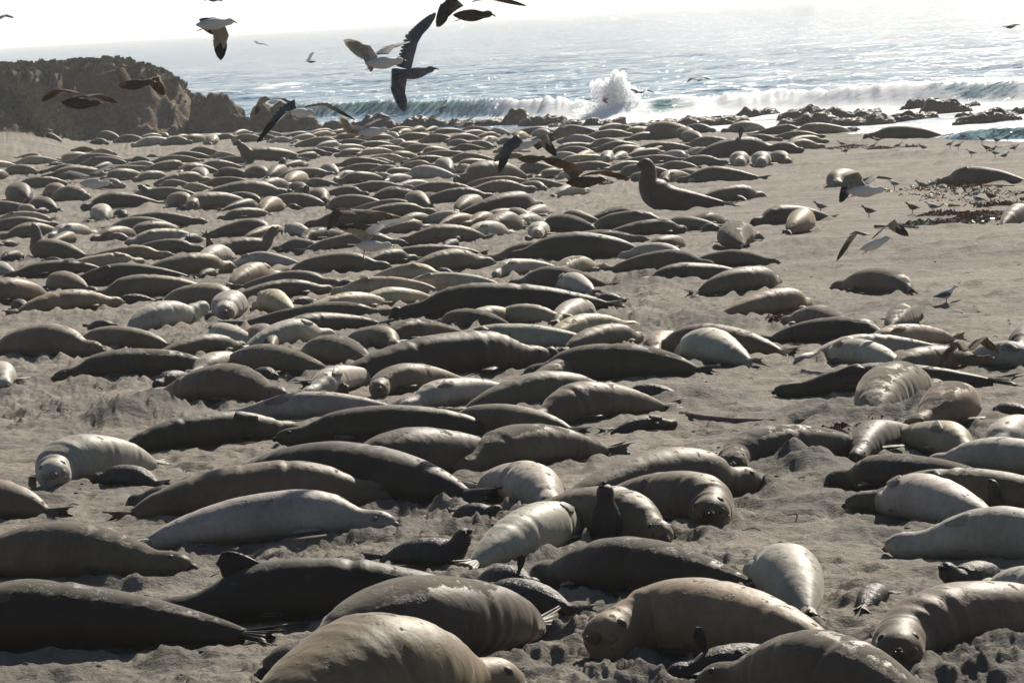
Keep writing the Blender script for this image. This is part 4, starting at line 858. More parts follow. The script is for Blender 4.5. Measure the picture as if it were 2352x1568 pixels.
    # fore flippers
    if mid or 'r' in fl or 'f' in fl:
        fl_len = (.135 if not pup else .20)*L; fw = fl_len*.42
        for sgn in (-1, 1):
            ang = -math.pi/2+roll+sgn*1.12                    # belly-down: low on the flanks
            t0 = .285 if not up_len else up_len*.78
            i = min(n-1, int(np.searchsorted(tt, t0))); c = fr(t0, ang, .93)
            sa_ = math.sin(ang)
            nrm = (Sd[i]*math.cos(ang)+U[i]*math.sin(ang)); nrm /= np.linalg.norm(nrm)
            back = -T[i]*-1                                   # T runs nose to tail
            if sa_ < -.35 and 'u' not in fl:                  # under or beside the body, lying on the sand
                out = Sd[i]*np.sign(math.cos(ang)); c = c+out*rw[i]*.12; c[2] = gz[i]-g0+.075
                dirv = back*.8+out*.8+np.array([0, 0, -.05]); upv = np.array([0, 0, 1.0])
            elif up_len and 'p' not in fl or (up_len and pup):
                dirv = back*.25+Sd[i]*np.sign(math.cos(ang))*.45+np.array([0, 0, -.9]); upv = nrm
            else:
                dirv = back*1.0+nrm*.10; upv = nrm; c = c+nrm*.012
            if 'f' in fl and pup and sgn == 1:
                dirv = np.array([0, 0, 1.0])+back*-.35; upv = np.array([0., -1, 0]); c = fr(t0, math.pi/2, .9)
            if 'f' in fl and bull and sgn == 1:
                dirv = np.array([0, 0, 1.0])+back*-.2; upv = np.array([0., -1, 0]); c = fr(.42, math.pi/2, .9); fl_len = .13*L; fw = .22
            if 'f' in fl and not bull and not pup and sgn == 1:
                dirv = -back*.85+np.array([0, 0, .22]); c = fr(.33, math.pi/2, .88); upv = np.array([0, -1., .25]); fl_len = .125*L; fw = .075*L
            FV = place(flipper(fl_len, fw, fl_len*.16, arch=.10 if ('f' in fl and not bull and not pup and sgn == 1) else (.06 if sa_ > 0 else .02)), basis(dirv, upv), c)
            part('fore_flipper', FV[0], FV[1], mat, tuple(c_*.62 for c_ in coat))
    # hind flippers, folded sole to sole behind the body
    hl = (.155 if not pup else .21)*L*r.uniform(.85, 1.15); spread = r.uniform(.08, .3); tip = P[-1]; tb = T[-1].copy()
    if 't' not in fl: tb[2] = -.05
    for sgn in (-1, 1):
        dv = tb+Sd[-1]*sgn*spread
        c = tip-T[-1]*.05*L*.5+Sd[-1]*sgn*rw[-1]*.35; 
        if 't' not in fl: c = c.copy(); c[2] = max(c[2], .03)*.8+.03
        tl = r.uniform(.5, 1.1) if 't' not in fl else .2
        upv = np.array([0, 0, 1.0])*math.cos(tl)+Sd[-1]*sgn*math.sin(tl)
        if 't' in fl: upv = np.array([0., -1, 0])
        FV = place(hind_flipper(hl, hl*.46, hl*.10, 8 if mid else 5, 17 if mid else 9), basis(dv, upv), c)
        part('hind_flipper', FV[0], FV[1], mat, tuple(c_*.66 for c_ in coat))
    s['root'] = root; return root

# landmarks that labels lean on: name, x, y on the reading grid
LMARK = [('the rearing bull on the open sand', 1500, 440), ('the largest dark bull at centre', 1180, 700), ('the scarred bull with the wrinkled trunk', 1010, 830), ('the far-left bull with lifted trunk', 600, 345),
 ('the seal with head and tail raised', 550, 560), ('the head-up female at the left edge', 110, 570), ('the nursing silver female', 1240, 1240), ('the dark bull waving a flipper', 1700, 330),
 ('the bull at the waterline', 2085, 305), ('the trunked bull facing the pale flippers', 1150, 470), ('the humped bull amid the far colony', 1130, 390), ('the long near-black seal', 760, 1090),
 ('the near-black seal with its flipper up', 740, 1350), ('the face-on silver female at left', 150, 1060), ('the upright pup', 1400, 1210), ('the tan seal staring from the foreground', 1650, 1450),
 ('the headland', 250, 300), ('the scrub bluff', 90, 330), ('the spray plume', 1410, 280), ('the kelp wrack', 2230, 460), ('the large lone seal near the right edge', 2030, 900), ('the resting bull near the kelp', 2270, 405)]
OWN = {}   # hand-written labels keyed by rounded reading-grid centre
def own(X, Y, text): OWN[(X, Y)] = text
own(1585, 484, 'dark bull elephant seal rearing its trunked head high on the open sand'); own(1164, 724, 'largest near-black bull stretched across the middle of the colony')
own(1000, 875, 'scarred dark bull with a wrinkled folded trunk facing right at centre'); own(616, 374, 'dark bull at far left rear with its trunk lifted')
own(550, 588, 'grey seal bending into a curve with both head and tail raised'); own(119, 598, 'grey female lifting her nose straight up near the left edge')
own(1235, 1296, 'silver female on her side nursing a black pup at her left'); own(1688, 360, 'dark bull near the rocks waving one dark flipper above its back')
own(2086, 319, 'dark bull lying alone against the white waterline'); own(1153, 492, 'trunked bull lying among females beside pale flippers'); own(762, 1180, 'longest near-black seal lying head left in the left foreground')
own(741, 1432, 'near-black seal with a fore flipper folded over its back in the foreground'); own(187, 1117, 'silver female at the left edge with her dark face to the viewer')
own(1394, 1264, 'black pup sitting bolt upright with its nose to the sky'); own(1657, 1537, 'tan seal in the foreground resting its chin and staring at the viewer')
own(137, 1505, 'dark sandy-backed seal cut by the left edge with long hind flippers'); own(980, 1568, 'sandy-backed dark seal stretched across the bottom centre'); own(840, 1750, 'furrowed tan back rising out of the bottom edge of the view')
own(1555, 1217, 'grey seal with round whiskered face turned to the viewer right of the upright pup'); own(1800, 1085, 'sandy dark seal with pale face turned to the viewer on the right')
own(616, 1242, 'silver seal lying head right behind the left foreground mound'); own(599, 1182, 'grey seal lying head right behind the silver foreground seal'); own(2235, 1527, 'big grey seal in the lower right corner with its face turned to the viewer')
own(1832, 1412, 'cream seal seen end-on with its tail toward the viewer at lower right'); own(982, 1305, 'black pup reaching up to nurse with its hind flippers spread left'); own(1207, 1417, 'wet black pup lying with hind flippers fanned out right at lower centre')
own(1700, 1562, 'black pup lying in front of the staring tan seal'); own(2250, 1362, 'black pup on its back with a flipper held up at lower right'); own(2320, 1182, 'black pup stretching its neck up at the right edge')
ORD = ['nearest', 'second nearest', 'third nearest', 'fourth nearest', 'fifth nearest', 'sixth nearest', 'seventh nearest', 'eighth nearest', 'ninth nearest', 'tenth nearest', 'eleventh nearest', 'twelfth nearest',
       'thirteenth nearest', 'fourteenth nearest', 'fifteenth nearest', 'sixteenth nearest', 'seventeenth nearest', 'eighteenth nearest', 'nineteenth nearest', 'twentieth nearest']
CN = {'w': 'silver', 'c': 'cream', 't': 'tan', 'g': 'grey-brown', 'd': 'dark brown', 'k': 'near-black'}
def label_seals():
    for s in SEALS:
        s['cx'] = (s['xh']+s['xt'])/2; s['cy'] = s['yb']-s['h']/2
        for (X, Y), t in OWN.items():
            if abs(X-s['cx']) < 9 and abs(Y-s['yb']) < 7 and not any(q.get('own') == t for q in SEALS): s['own'] = t; break
    cells = {}
    for s in SEALS:
        if 'own' in s: continue
        best = min(LMARK, key=lambda m: math.hypot((m[1]-s['cx'])*.8, (m[2]-s['cy'])*2.0))
        dx, dy = s['cx']-best[1], (s['cy']-best[2])*2.2
        rel = ('right of' if dx > 0 else 'left of') if abs(dx) > abs(dy) else ('in front of' if dy > 0 else 'behind')
        s['kd'] = ('pup' if s['pup'] else 'seal'); cells.setdefault((best, rel, s['kd'], s['coat']), []).append((math.hypot(dx, dy), s))
    for (m, rel, kd, co), L in cells.items():
        L.sort(key=lambda q: q[0])
        for i, (_, s) in enumerate(L):
            col = {'k': 'black', 'd': 'dark brown', 't': 'tan'}.get(co, 'dark') if kd == 'pup' else CN[co]
            s['own'] = f"{col} {kd}, " + (f"{ORD[min(i, 19)]} one {rel} {m[0]}" if len(L) > 1 else f"just {rel} {m[0]}")
label_seals()
adults = sorted([s for s in SEALS if not s['pup']], key=lambda s: -abs(s['xh']-s['xt'])*s['h'])
rest = set(id(s) for s in adults[300:] if 'b' not in s['fl'])
joined = []
for i, s in enumerate(SEALS):
    root = build_seal(i, s)
    if id(s) in rest: joined.append(root); continue
    props(root, s['own'], 'seal pup' if s['pup'] else 'elephant seal', 'dark seal pups among the adults' if s['pup'] else 'elephant seals hauled out on the beach')
def join_rest(roots):
    """the seals beyond the three hundred largest become one object"""
    V = []; F = []; Cc = []; n = 0
    for r in roots:
        for c in list(r.children):
            m = c.data; v = np.empty(len(m.vertices)*3); m.vertices.foreach_get('co', v); V.append(v.reshape(-1, 3)+np.array(r.location)); Cc += [list(c.color)]*len(m.vertices)
            F += [[i+n for i in p.vertices] for p in m.polygons]; n += len(m.vertices); bpy.data.objects.remove(c)
        bpy.data.objects.remove(r)
    if not V: return
    mat = M_SEAL.copy(); mat.name = 'seal_hide_far'; nt = mat.node_tree
    at = nt.nodes.new('ShaderNodeAttribute'); at.attribute_name = 'coat'
    for l in list(nt.links):
        if l.from_socket.name == 'Color' and l.from_node.type == 'OBJECT_INFO': nt.links.new(at.outputs['Color'], l.to_socket)
    o = mesh_obj('elephant_seals', np.concatenate(V), F, mat); a = o.data.attributes.new('coat', 'FLOAT_COLOR', 'POINT'); a.data.foreach_set('color', np.array(Cc, dtype=np.float32).ravel())
    o['sandy'] = .15; props(o, 'the smallest seals of the packed crowd at the far end of the beach', 'elephant seals', None, 'stuff')
join_rest(joined)

# ------------------------------------------------------------------ gulls in flight
STY = {  # body, wing upper, wing lower, tip feathers, beak, tail, feet
 'white': (M_WHITE, M_SLATE, M_UNDER, M_BLACKF, M_BEAK_Y, M_WHITE, M_PINK), 'pale': (M_WHITE, M_GREY, M_UNDER, M_UNDER, M_BEAK_D, M_UNDER, M_PINK),
 'grey': (M_GREY, M_GREY, M_GREY, M_GREY, M_BEAK_D, M_GREY, M_PINK), 'brown': (M_BROWN, M_BROWN, M_BUFF, M_BROWN, M_BEAK_D, M_BROWN, M_PINK)}
def unit(v): return v/(np.linalg.norm(v)+1e-9)
def wing(parent, sh, wr, tip, bvec, st, O, chord=.17, flip=1.0):
    """a wing: arm with rounded leading edge, overlapping secondaries, fanned primaries"""
    up_m, lo_m, tip_m = st[1], st[2], st[3]; mb = MB()
    span = unit(tip-sh); ch = unit(bvec-span*(bvec@span)); nr = unit(np.cross(span, ch)); nr = nr if nr[2] > 0 else -nr
    na, nc = 9, 6
    def arm(u): return sh*(1-u)**2+2*(sh*.5+wr*.5+nr*.015)*u*(1-u)+wr*u*u
    for lay, m in ((1, 0), (-1, 1)):
        V = []
        for i in range(na):
            u = i/(na-1); p = arm(u); c = chord*(1.0-.12*u)
            for j in range(nc):
                w = j/(nc-1); th = .016*math.sin(math.pi*min(1, w*1.0+.08))*(1-w*.75); V.append(p+ch*c*w-nr*(.10*c*w*w*1.0)+nr*th*lay*(1 if lay > 0 else .45))
        F = grid_faces(na, nc).tolist()
        if lay < 0: F = [f[::-1] for f in F]
        mb.add(V, F, m)
    def feather(b, e, w, m, k):
        d = unit(e-b); s = unit(np.cross(nr, d)); off = nr*(.0012*k)
        pts = [(0, .5), (.25, .9), (.7, 1.0), (.92, .65), (1.0, .12)]
        for lay, mm in ((1, m), (-1, 1 if m == 0 else m)):
            V = []
            for t, ww in pts: q = b+(e-b)*t+off+nr*.0010*lay; V += [q-s*w*ww*.5, q+s*w*ww*.5]
            F = [[2*i, 2*i+1, 2*i+3, 2*i+2] for i in range(len(pts)-1)]
            mb.add(V, F if lay > 0 else [f[::-1] for f in F], mm)
    for i in range(8):                                          # secondaries
        u = (i+.5)/8; p = arm(u); c = chord*(1-.12*u); feather(p+ch*c*.55, p+ch*c*1.22-nr*.02, .042, 0, i % 3)
    hand = tip-wr
    for i in range(10):                                         # primaries
        f = i/9; b = wr+hand*(.38*f)+ch*(.035*(1-f)); e = wr+hand*(.10+.90*f**.85)+ch*chord*(1.08*(1-f)**.75)
        feather(b, e, .068, 2 if i > 4 else 0, i)
    # hand coverts
    for lay, m in ((1, 0), (-1, 1)):
        V = []
        for i in range(5):
            u = i/4; p = wr+hand*.5*u
            for j in range(3): V.append(p+ch*(j/2)*chord*.62*(1-.75*u)+nr*.006*lay*(1-u*.5))
        F = grid_faces(5, 3).tolist(); mb.add(V, F if lay > 0 else [f[::-1] for f in F], m)
    mb.v = [v-O for v in mb.v]
    return mb.build('wing', [up_m, lo_m, tip_m], parent, True)
def gull(tail, beak, wings, sty, label, depth=None, feet=True, dip=0.25, legs_down=False, dv=0.0, spanm=.62):
    plen = math.hypot(beak[0]-tail[0], beak[1]-tail[1]); depth = depth or FPX*.58/plen
    st = STY[sty]; sc = FPX/depth
    Tt, Bk = air(*tail, depth), air(*beak, depth+dv); ax = unit(Bk-Tt); L = np.linalg.norm(Bk-Tt); O = (Tt+Bk)/2
    upv = unit(np.array([0, 0, 1.0])-ax*ax[2])
    if abs(ax[2]) > .9: upv = np.array([0, -1.0, 0])
    sd = np.cross(ax, upv)
    root = empty('flying_gull', O, label, 'gull', 'gulls in flight over the beach')
    # body with neck and head, lofted along the axis
    ts = [.16, .20, .28, .38, .50, .60, .68, .745, .79, .83, .87, .905, .93]; rr = [.008, .022, .045, .062, .072, .068, .055, .042, .040, .043, .040, .028, .014]
    k = L/.58; k = max(.75, min(k, 1.1)); rings = []
    for t, q in zip(ts, rr):
        c = Tt+ax*L*t-upv*(.010*math.sin(t*3))*1+upv*.012*sstep(.7, .85, t)
        rings.append([c-O+sd*q*k*math.cos(a)*.95+upv*q*k*math.sin(a) for a in np.linspace(0, 2*math.pi, 14, endpoint=False)])
    V, F = loft(rings); mesh_obj('body', V, F, st[0], root)
    hb = Tt+ax*L*.925-O+upv*.008; d1 = unit(ax-upv*dip); P = [hb-ax*.01, hb+d1*.022*k, hb+d1*.042*k, hb+unit(ax-upv*(dip+.7))*.056*k]
    V, F = tube(P, [.011, .010, .008, .002], 8); mesh_obj('beak', V, F, st[4], root)
    if plen > 60:
        for s_ in (-1, 1):
            V, F = ball(Tt+ax*L*.88-O+sd*s_*.033*k+upv*.018, .006, 8, 6); mesh_obj('eye', V, F, M_EYE, root)
    mb = MB()                                                   # tail fan
    for i in range(7):
        a = (i-3)*.13; b = Tt+ax*L*.24-O; e = b-ax*math.cos(a)*L*.25+sd*math.sin(a)*L*.25; s_ = unit(np.cross(upv, e-b))
        for lay in (1, -1):
            VV = []
            for t, w in ((0, .35), (.5, .8), (.9, 1), (1, .6)): q = b+(e-b)*t+upv*(.002*i+.001*lay); VV += [q-s_*.017*w, q+s_*.017*w]
            F = [[0, 1, 3, 2], [2, 3, 5, 4], [4, 5, 7, 6]]; mb.add(VV, F if lay > 0 else [f[::-1] for f in F])
    mb.build('tail', [st[5]], root)
    for sh, wr, tp, sg in wings:
        S = air(*sh, depth); arm_l, hand_l = .27, .40
        def put(prev, xy, target, sg_):
            pz = prev; d0 = np.linalg.norm(pz-np.array([0, 0, CAMZ])); p = air(*xy, d0); lat = np.linalg.norm(p-pz); dz = math.sqrt(max(target**2-lat**2, 0)); return air(*xy, d0+sg_*min(dz, target*.9))
        W = put(S, wr, arm_l, sg); Tp = put(W, tp, hand_l, sg)
        wing(root, S, W, Tp, Tt-Bk, st, O)
    if feet:
        for s_ in (-1, 1):
            b = Tt+ax*L*.36-O-upv*.045+sd*s_*.02
            if legs_down: e = b+np.array([.0, 0, -.11])+sd*s_*.01+ax*-.02; g = e+np.array([.03, 0, -.035])-ax*.01
            else: e = b-ax*.07-upv*.02; g = e-ax*.045-upv*.012
            mb = MB(); mb.add(*tube([b, e], [.007, .005], 6))
            for a in (-.5, 0, .5): mb.add(*tube([e, e+(g-e)*1.1+sd*a*.03], [.006, .002], 5))
            mb.build('foot', [st[6]], root)
gull((432,58),(545,50),[((497,42),(500,62),(496,84),-1),((517,60),(526,82),(506,140),1)],'white','dark-backed white gull with wings swept straight down at upper left', dip=.5)
gull((257,198),(358,188),[((305,190),(285,156),(206,180),-1),((342,184),(366,177),(375,222),1)],'brown','brown gull gliding past the headland, the upper of the two', dip=.3)
gull((124,234),(238,238),[((190,216),(152,208),(97,236),-1),((205,222),(240,218),(267,240),1)],'brown','brown gull gliding past the headland, the lower left one', dip=.3)
gull((660,258),(722,258),[((682,250),(655,262),(591,328),-1),((712,242),(752,237),(816,278),1)],'white','white gull banking toward the viewer with one dark wing hanging low', depth=62, dip=.6, dv=-.4)
gull((612,236),(640,232),[((622,230),(606,236),(585,265),-1),((634,228),(655,226),(674,242),1)],'white','small white gull above the rock tail, wings in a shallow arch', depth=118, feet=False, dv=-.3)
gull((820,146),(934,140),[((868,130),(850,104),(789,94),-1),((893,124),(908,109),(940,98),1)],'pale','white gull with raised wings just left of the grey banking gull')
gull((896,176),(1006,158),[((944,162),(960,98),(1000,30),1),((938,160),(932,200),(927,258),-1)],'grey','grey young gull banking steeply with one wing up and one down', dip=.1)
gull((1022,34),(1139,34),[((1065,14),(1040,30),(1003,63),-1),((1115,-2),(1150,-6),(1208,17),1)],'brown','dark young gull cut by the top edge of the view', dip=.7)
gull((470,-2),(508,0),[((485,-4),(478,-6),(470,3),-1),((492,-4),(500,-6),(510,5),1)],'grey','gull sliver at the top edge above the dark-backed gull', depth=110, feet=False)
gull((-16,42),(14,38),[((0,38),(-2,30),(-10,20),-1),((6,37),(18,34),(32,43),1)],'pale','small gull at the left edge in the pale sky', depth=120, feet=False)
gull((703,142),(726,142),[((713,139),(717,130),(720,120),1),((712,141),(710,141),(706,140),-1)],'grey','small dark gull over the open sea with one wing pointing up', depth=190, feet=False)
gull((593,101),(603,101),[((596,100),(592,97),(585,94),-1),((600,100),(606,101),(617,106),1)],'pale','tiny pale gull over the distant sea', depth=260, feet=False, dv=-.3)
gull((1012,247),(1030,246),[((1021,245),(1023,240),(1026,230),1),((1019,248),(1017,254),(1014,262),-1)],'grey','small dark gull with vertical wings over the dark reef', depth=200, feet=False)
gull((806,306),(896,298),[((850,288),(878,274),(914,274),1),((838,292),(810,288),(780,268),-1)],'pale','white gull skimming low over the far seals at centre left', dip=.2)
gull((1172,342),(1243,322),[((1206,330),(1178,346),(1145,396),-1),((1235,314),(1256,308),(1277,360),1)],'white','white gull with a dark wing, the upper of the overlapping pair', depth=66, dip=.5)
gull((1176,364),(1259,364),[((1205,350),(1175,350),(1134,373),-1),((1235,345),(1275,322),(1323,304),1)],'brown','brown gull directly beneath the white one of the overlapping pair', dip=.5)
gull((1282,420),(1396,413),[((1340,396),(1312,371),(1246,366),-1),((1365,396),(1400,392),(1444,414),1)],'brown','brown gull flying right just before the rearing bull', dip=.3)
gull((168,420),(259,422),[((210,406),(166,394),(92,408),-1),((222,400),(262,382),(338,383),1)],'white','white gull with yellow beak gliding low over the left colony', depth=56)
gull((765,522),(871,525),[((818,492),(788,492),(751,530),-1),((843,490),(884,487),(912,512),1)],'brown','brown gull just above the red-legged white gull', depth=58, dip=.8)
gull((799,563),(906,564),[((858,545),(828,526),(772,520),-1),((862,540),(886,520),(951,502),1)],'white','white gull with dangling red legs coming in to land', dip=.4, legs_down=True)
gull((1928,440),(2040,436),[((1990,427),(1962,430),(1928,464),-1),((1998,422),(2018,405),(2047,414),1)],'white','white gull with yellow beak gliding over the open sand', dip=.3)
gull((1962,578),(2048,545),[((2003,540),(1975,532),(1922,601),-1),((2024,532),(2056,504),(2086,544),1)],'white','white gull with arched wings, the lower one over the open sand', depth=60, dip=.5)
gull((2180,830),(2286,822),[((2228,805),(2212,786),(2156,840),-1),((2240,802),(2268,774),(2291,812),1)],'brown','brown gull flying low over the seals at the right edge', depth=55, dip=.3)
gull((1385,228),(1398,226),[((1391,225),(1394,220),(1401,216),1),((1391,227),(1393,232),(1395,238),-1)],'grey','small gull silhouetted against the base of the plume', depth=215, feet=False)
gull((1464,213),(1480,212),[((1469,212),(1460,206),(1448,205),-1),((1475,211),(1490,207),(1505,214),1)],'grey','small gull with arched wings just right of the plume', depth=200, feet=False, dv=-.3)
gull((1598,185),(1613,184),[((1603,184),(1594,180),(1578,190),-1),((1608,183),(1620,178),(1633,184),1)],'pale','small pale gull over the sea right of the plume', depth=190, feet=False, dv=-.3)
gull((2306,64),(2334,60),[((2318,60),(2312,60),(2307,63),-1),((2323,59),(2332,56),(2343,59),1)],'brown','small dark gull over the sea near the right edge', depth=150, feet=False)
gull((1043,289),(1066,287),[((1054,286),(1046,288),(1037,288),-1),((1058,285),(1074,280),(1090,268),1)],'pale','pale gull with one wing raised in front of the dark reef', depth=190, feet=False)
gull((1285,292),(1305,290),[((1293,289),(1288,290),(1280,292),-1),((1297,288),(1303,286),(1309,287),1)],'pale','tiny pale gull low over the farthest seals', depth=200, feet=False)
gull((2305,340),(2318,338),[((2309,338),(2294,337),(2278,341),-1),((2314,337),(2326,333),(2340,335),1)],'pale','pale gull flying low among the standing gulls', depth=170, feet=False)

# ------------------------------------------------------------------ gulls on the sand
def standing(X, Y, px, face, sty, label, dark=False, perch=None):
    g = ground(X, Y) if perch is None else perch
    root = empty('standing_gull', g, label, 'gull', 'gulls resting on the sand'); st = STY[sty]; s = face*1.0; h0 = .11
    yw = random.uniform(-.5, .5); cs, sn = math.cos(yw), math.sin(yw)
    Rm = np.array([[cs*s, -sn*s, 0], [sn*s, cs*s, 0], [0, 0, 1.]])*.88
    body = [(-.20, .0, .01), (-.15, .01, .035), (-.07, .02, .072), (.02, .03, .090), (.09, .055, .078), (.13, .095, .052), (.155, .135, .036), (.175, .165, .039), (.20, .172, .036), (.222, .165, .018)]
    rings = []
    for bx_, bz, q in body: rings.append([np.array([bx_, q*math.cos(a)*.9, h0+.09+bz+q*math.sin(a)])@Rm.T for a in np.linspace(0, 2*math.pi, 12, endpoint=False)])
    mesh_obj('body', *loft(rings), st[0], root)
    for s_ in (-1, 1):
        rings = [[np.array([x_, s_*(yy+.012*math.cos(a)), h0+zz+hh*math.sin(a)])@Rm.T for a in np.linspace(0, 2*math.pi, 10, endpoint=False)] for x_, yy, zz, hh in ((.10, .055, .13, .02), (.05, .068, .125, .042), (-.04, .066, .115, .046), (-.14, .045, .10, .03), (-.20, .02, .09, .014), (-.25, .008, .085, .005))]
        mesh_obj('wing', *loft(rings), st[1], root)
        V, F = tube([np.array([.01, s_*.03, h0+.03])@Rm.T, np.array([.012, s_*.03, 0.0])@Rm.T], [.008, .007], 6); mesh_obj('leg', V, F, st[6], root)
    V, F = tube([np.array([.215, 0, h0+.257])@Rm.T, np.array([.25, 0, h0+.252])@Rm.T, np.array([.272, 0, h0+.24])@Rm.T], [.012, .009, .002], 8); mesh_obj('beak', V, F, st[4], root)
SG = [(2015,331,'white','beside the drift weed left of the others'),(1934,340,'white','leftmost beside the dark weed lump'),(2005,346,'pale','left of the round weed lump'),(1943,357,'white','lowest of the leftmost pair'),(2063,345,'pale','tall and alone between the sand lumps'),
 (2121,349,'grey','hunched alone near the middle of the flock'),(2182,342,'pale','left one of the middle pair'),(2201,345,'pale','right one of the middle pair'),(2232,362,'pale','alone below the middle pair'),(2256,330,'grey','near the water left of the rear group'),
 (2284,322,'grey','rear left near the little wave'),(2289,332,'grey','in front of the rear left one'),(2314,326,'grey','rear middle near the little wave'),(2344,324,'white','rear right at the edge of view'),(2267,351,'brown','upper of the dark pair'),(2279,356,'brown','lower of the dark pair'),
 (2330,351,'white','right of the dark pair'),(2286,363,'pale','below the dark pair'),(2308,369,'pale','lowest of the far flock'),(1874,302,'white','standing in front of the far reef seals'),(2213,323,'grey','at the tail of the waterline bull'),(2055,436,'pale','just right of the trunked resting bull'),
 (2118,439,'grey','dark one left of the pale pair member'),(2143,436,'pale','just left of the kelp wrack start'),(2240,462,'pale','rear one beside the kelp wrack'),(2246,473,'white','front one beside the kelp wrack'),(2276,466,'brown','dark one at the edge of the kelp wrack'),
 (2143,491,'pale','alone on the bare sand below the flock'),(2097,493,'brown','dark and stocky on the bare sand'),(1997,501,'brown','leftmost on the lower bare sand'),(1886,490,'grey','peeking from behind the tan rolled seal'),
 (2173,703,'white','nearest and largest, alone with visible legs'),(631,368,'white','standing upright behind the trunk-lifting bull'),(691,374,'white','beside the squabbling gulls at centre left'),(706,377,'grey','in the middle of the squabbling gulls'),
 (672,336,'white','in a gap among the far seals'),(660,372,'grey','small and low beside the squabbling gulls')]
for i, (X, Y, sty, t) in enumerate(SG):
    standing(X, Y, 0, random.choice([-1, 1]) if X != 2173 else 1, sty, f"{ {'white': 'white dark-backed', 'pale': 'pale', 'grey': 'grey', 'brown': 'brown'}[sty]} gull on the sand, {t}")
pup0 = next((s for s in SEALS if s['pup'] and abs(s['cx']-122) < 6 and abs(s['yb']-344) < 5), None)
if pup0 is not None: standing(113, 332, 0, -1, 'white', 'white dark-backed gull perched on the dark pup at far left', perch=np.array([pup0['C'][0]-.1, pup0['C'][1], pup0['root'].location.z+pup0['hm']*.93]))

# ------------------------------------------------------------------ kelp, driftwood and small debris
def kelp_pile(X, Y, w, d_, n, label, mats, seed, stuff=False):
    g = ground(X, Y); r = np.random.default_rng(seed); mb = MB()
    for i in range(n):
        a = r.uniform(0, 2*math.pi); q = np.sqrt(r.random()); x0, y0 = math.cos(a)*q*w/2, math.sin(a)*q*d_/2; z0 = float(zbase(g[0]+x0, g[1]+y0))-g[2]
        a2 = r.uniform(0, 2*math.pi); l = r.uniform(.15, .5); P = []; hgt = (1-q)*.14*(1 if not stuff else .6)
        for k in range(5): P.append([x0+math.cos(a2+k*.25)*l*k/4, y0+math.sin(a2+k*.25)*l*k/4, z0+.03+hgt*r.random()+.05*math.sin(k*1.9+i)])
        P = np.array(P); s = np.array([-math.sin(a2), math.cos(a2), .3])*r.uniform(.012, .045); V = []
        for k, p in enumerate(P): V += [p-s*(1-k/6), p+s*(1-k/6), p+s*(1-k/6)*.9+[0, 0, .008], p-s*(1-k/6)*.9+[0, 0, .008]]
        F = []
        for k in range(4):
            b = 4*k
            for j in range(4): F.append([b+j, b+(j+1) % 4, b+4+(j+1) % 4, b+4+j])
        mb.add(V, F, int(r.random() < .2) if len(mats) > 1 else 0)
    o = mb.build('kelp_wrack' if stuff else 'kelp_clump', mats, None, False); o.location = g; props(o, label, 'kelp', 'kelp washed up on the sand', 'stuff' if stuff else None); return o
kelp_pile(2265, 447, 4.6, 28, 210, 'wide scatter of rusty kelp along the wet sand at the right', [M_KELP, M_STIPE], 21, True)
kelp_pile(2150, 436, 3.6, 2.5, 50, 'thin trail of kelp bits left of the main wrack', [M_KELP, M_STIPE], 22, True)
for X, Y, w, n, t, mt in [(1950,341,2.2,120,'long low heap of brown drift weed among the far gulls',M_KELP),(2023,344,1.0,110,'round brown weed lump beside a standing gull',M_KELP),(2088,340,.8,30,'small green weed tuft on the far sand',M_KELPG),
  (2166,496,1.1,60,'small rusty kelp clump left of the yellow stipe',M_KELP),(2255,496,1.3,80,'rusty kelp clump at the end of the long yellow stipe',M_KELP),(2238,506,1.0,60,'dark kelp clump below the long yellow stipe',M_KELP),(2252,513,.9,60,'green kelp clump on the wet sand at right',M_KELPG),
  (2272,510,1.1,60,'brown kelp clump beside the green one',M_KELP),(2114,518,.9,50,'mixed kelp clump lying alone on the bare sand',M_KELPG),(2175,515,.7,36,'little rusty kelp scrap on the bare sand',M_KELP),(1820,739,.75,90,'glossy dark red kelp clump beside the tan seal',M_KELP),(1965,996,.6,30,'tangle of brown kelp by the grey seal tail at right',M_KELP),
  (2300,475,1.3,80,'big brown kelp lump in the wrack at right',M_KELP)]:
    kelp_pile(X, Y, w, w*1.4, n, t, [mt], int(X))
def stick(name, pts, rad, mat, label, cat, up=.03):
    P = np.array([ground(*p) for p in pts]); P[:, 2] += up+rad; O = P.mean(0); rads = np.linspace(rad, rad*.45, len(P))
    V, F = tube(P-O, rads, 7); o = mesh_obj(name, V, F, mat); o.location = O; props(o, label, cat, 'sticks and stipes on the sand')
stick('kelp_stipe', [(2180,479),(2192,478),(2205,479)], .05, M_STIPE, 'short thick yellow kelp stipe on the wet sand', 'kelp stipe')
stick('kelp_stipe', [(2206,493),(2228,493),(2250,494)], .04, M_STIPE, 'long yellow kelp stipe pointing at a rusty clump', 'kelp stipe')
stick('kelp_stipe', [(2260,431),(2300,431),(2330,432)], .04, M_STIPE, 'yellow stipe lying in the upper kelp wrack', 'kelp stipe')
stick('driftwood_branch', [(1566,952),(1620,962),(1690,968),(1760,969),(1862,967)], .045, M_WOOD, 'long grey driftwood branch half buried right of centre', 'driftwood', -.03)
stick('driftwood_stick', [(668,1259),(700,1251),(750,1243)], .03, M_WOOD, 'short driftwood stick behind the near-black foreground seal', 'driftwood')
stick('driftwood_stick', [(2184,703),(2197,697),(2209,692)], .02, M_WOOD, 'thin curved twig beside the nearest standing gull', 'driftwood')
stick('driftwood_stick', [(2010,526),(2030,526),(2110,529)], .04, M_WOOD, 'flat dark branch on the open sand below the arched-wing gull', 'driftwood')
stick('kelp_strand', [(213,965),(222,960),(232,956),(243,961),(250,970)], .012, M_KELP, 'looping dark kelp strand near the left sand mound', 'kelp strand', .06)
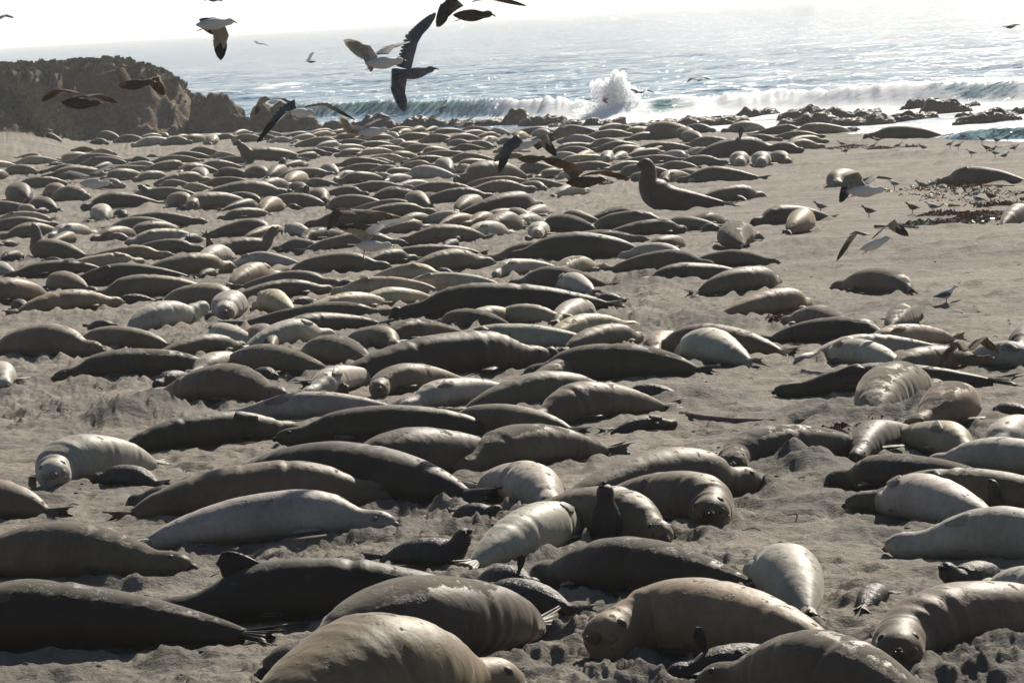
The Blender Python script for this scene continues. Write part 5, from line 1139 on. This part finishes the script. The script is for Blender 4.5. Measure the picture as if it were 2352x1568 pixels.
stick('kelp_strand', [(228,900),(236,905),(242,892)], .012, M_KELP, 'forked dark strand on the left open sand', 'kelp strand', .06)
stick('kelp_strand', [(1310,1490),(1322,1480),(1338,1483),(1344,1496),(1332,1506)], .008, M_KELP, 'thin wiry kelp loop beside the staring tan seal', 'kelp strand', .05)
def scraps(n):
    mb = MB(); r = np.random.default_rng(77)
    for i in range(n):
        X, Y = r.uniform(0, 2352), 560+1000*r.random()**1.2; g = ground(X, Y)
        if any(abs(s['C'][0]-g[0]) < s['L']*.5 and abs(s['C'][1]-g[1]) < 1 for s in SEALS): continue
        a = r.uniform(0, 3.14); l = r.uniform(.03, .12); z = g[2]+.06
        if r.random() < .5: mb.add(*tube([[g[0], g[1], z], [g[0]+math.cos(a)*l, g[1]+math.sin(a)*l, z+.02], [g[0]+math.cos(a+.6)*l*1.8, g[1]+math.sin(a+.6)*l*1.8, z]], [.006, .007, .003], 4), 0)
        else: mb.add(*ball([g[0], g[1], z], r.uniform(.008, .022), 6, 4, (1.5, 1, .6)), 0)
    o = mb.build('drift_scraps', [M_WOOD, M_WHITE]); props(o, 'small scraps of weed, clods and twigs strewn over the sand', 'debris', None, 'stuff')
scraps(420)

# ------------------------------------------------------------------ sea air
def haze():
    me = bpy.data.meshes.new('haze'); x, y0, y1, z0, z1 = 9900, -60, 9900, -6, 9.0
    V = [(-x, y0, z0), (x, y0, z0), (x, y1, z0), (-x, y1, z0), (-x, y0, z1), (x, y0, z1), (x, y1, z1), (-x, y1, z1)]
    me.from_pydata(V, [], [(0, 3, 2, 1), (4, 5, 6, 7), (0, 1, 5, 4), (1, 2, 6, 5), (2, 3, 7, 6), (3, 0, 4, 7)])
    m = bpy.data.materials.new('sea_haze'); m.use_nodes = True; nt = m.node_tree; nt.nodes.clear()
    v = nt.nodes.new('ShaderNodeVolumePrincipled'); v.inputs['Color'].default_value = (.90, .93, .96, 1); v.inputs['Density'].default_value = HAZE_D
    v.inputs['Anisotropy'].default_value = .35
    o = nt.nodes.new('ShaderNodeOutputMaterial'); nt.links.new(v.outputs[0], o.inputs['Volume']); me.materials.append(m)
    h = bpy.data.objects.new('haze', me); COL.objects.link(h); h['kind'] = 'stuff'
HAZE_D = 0.0002
haze()
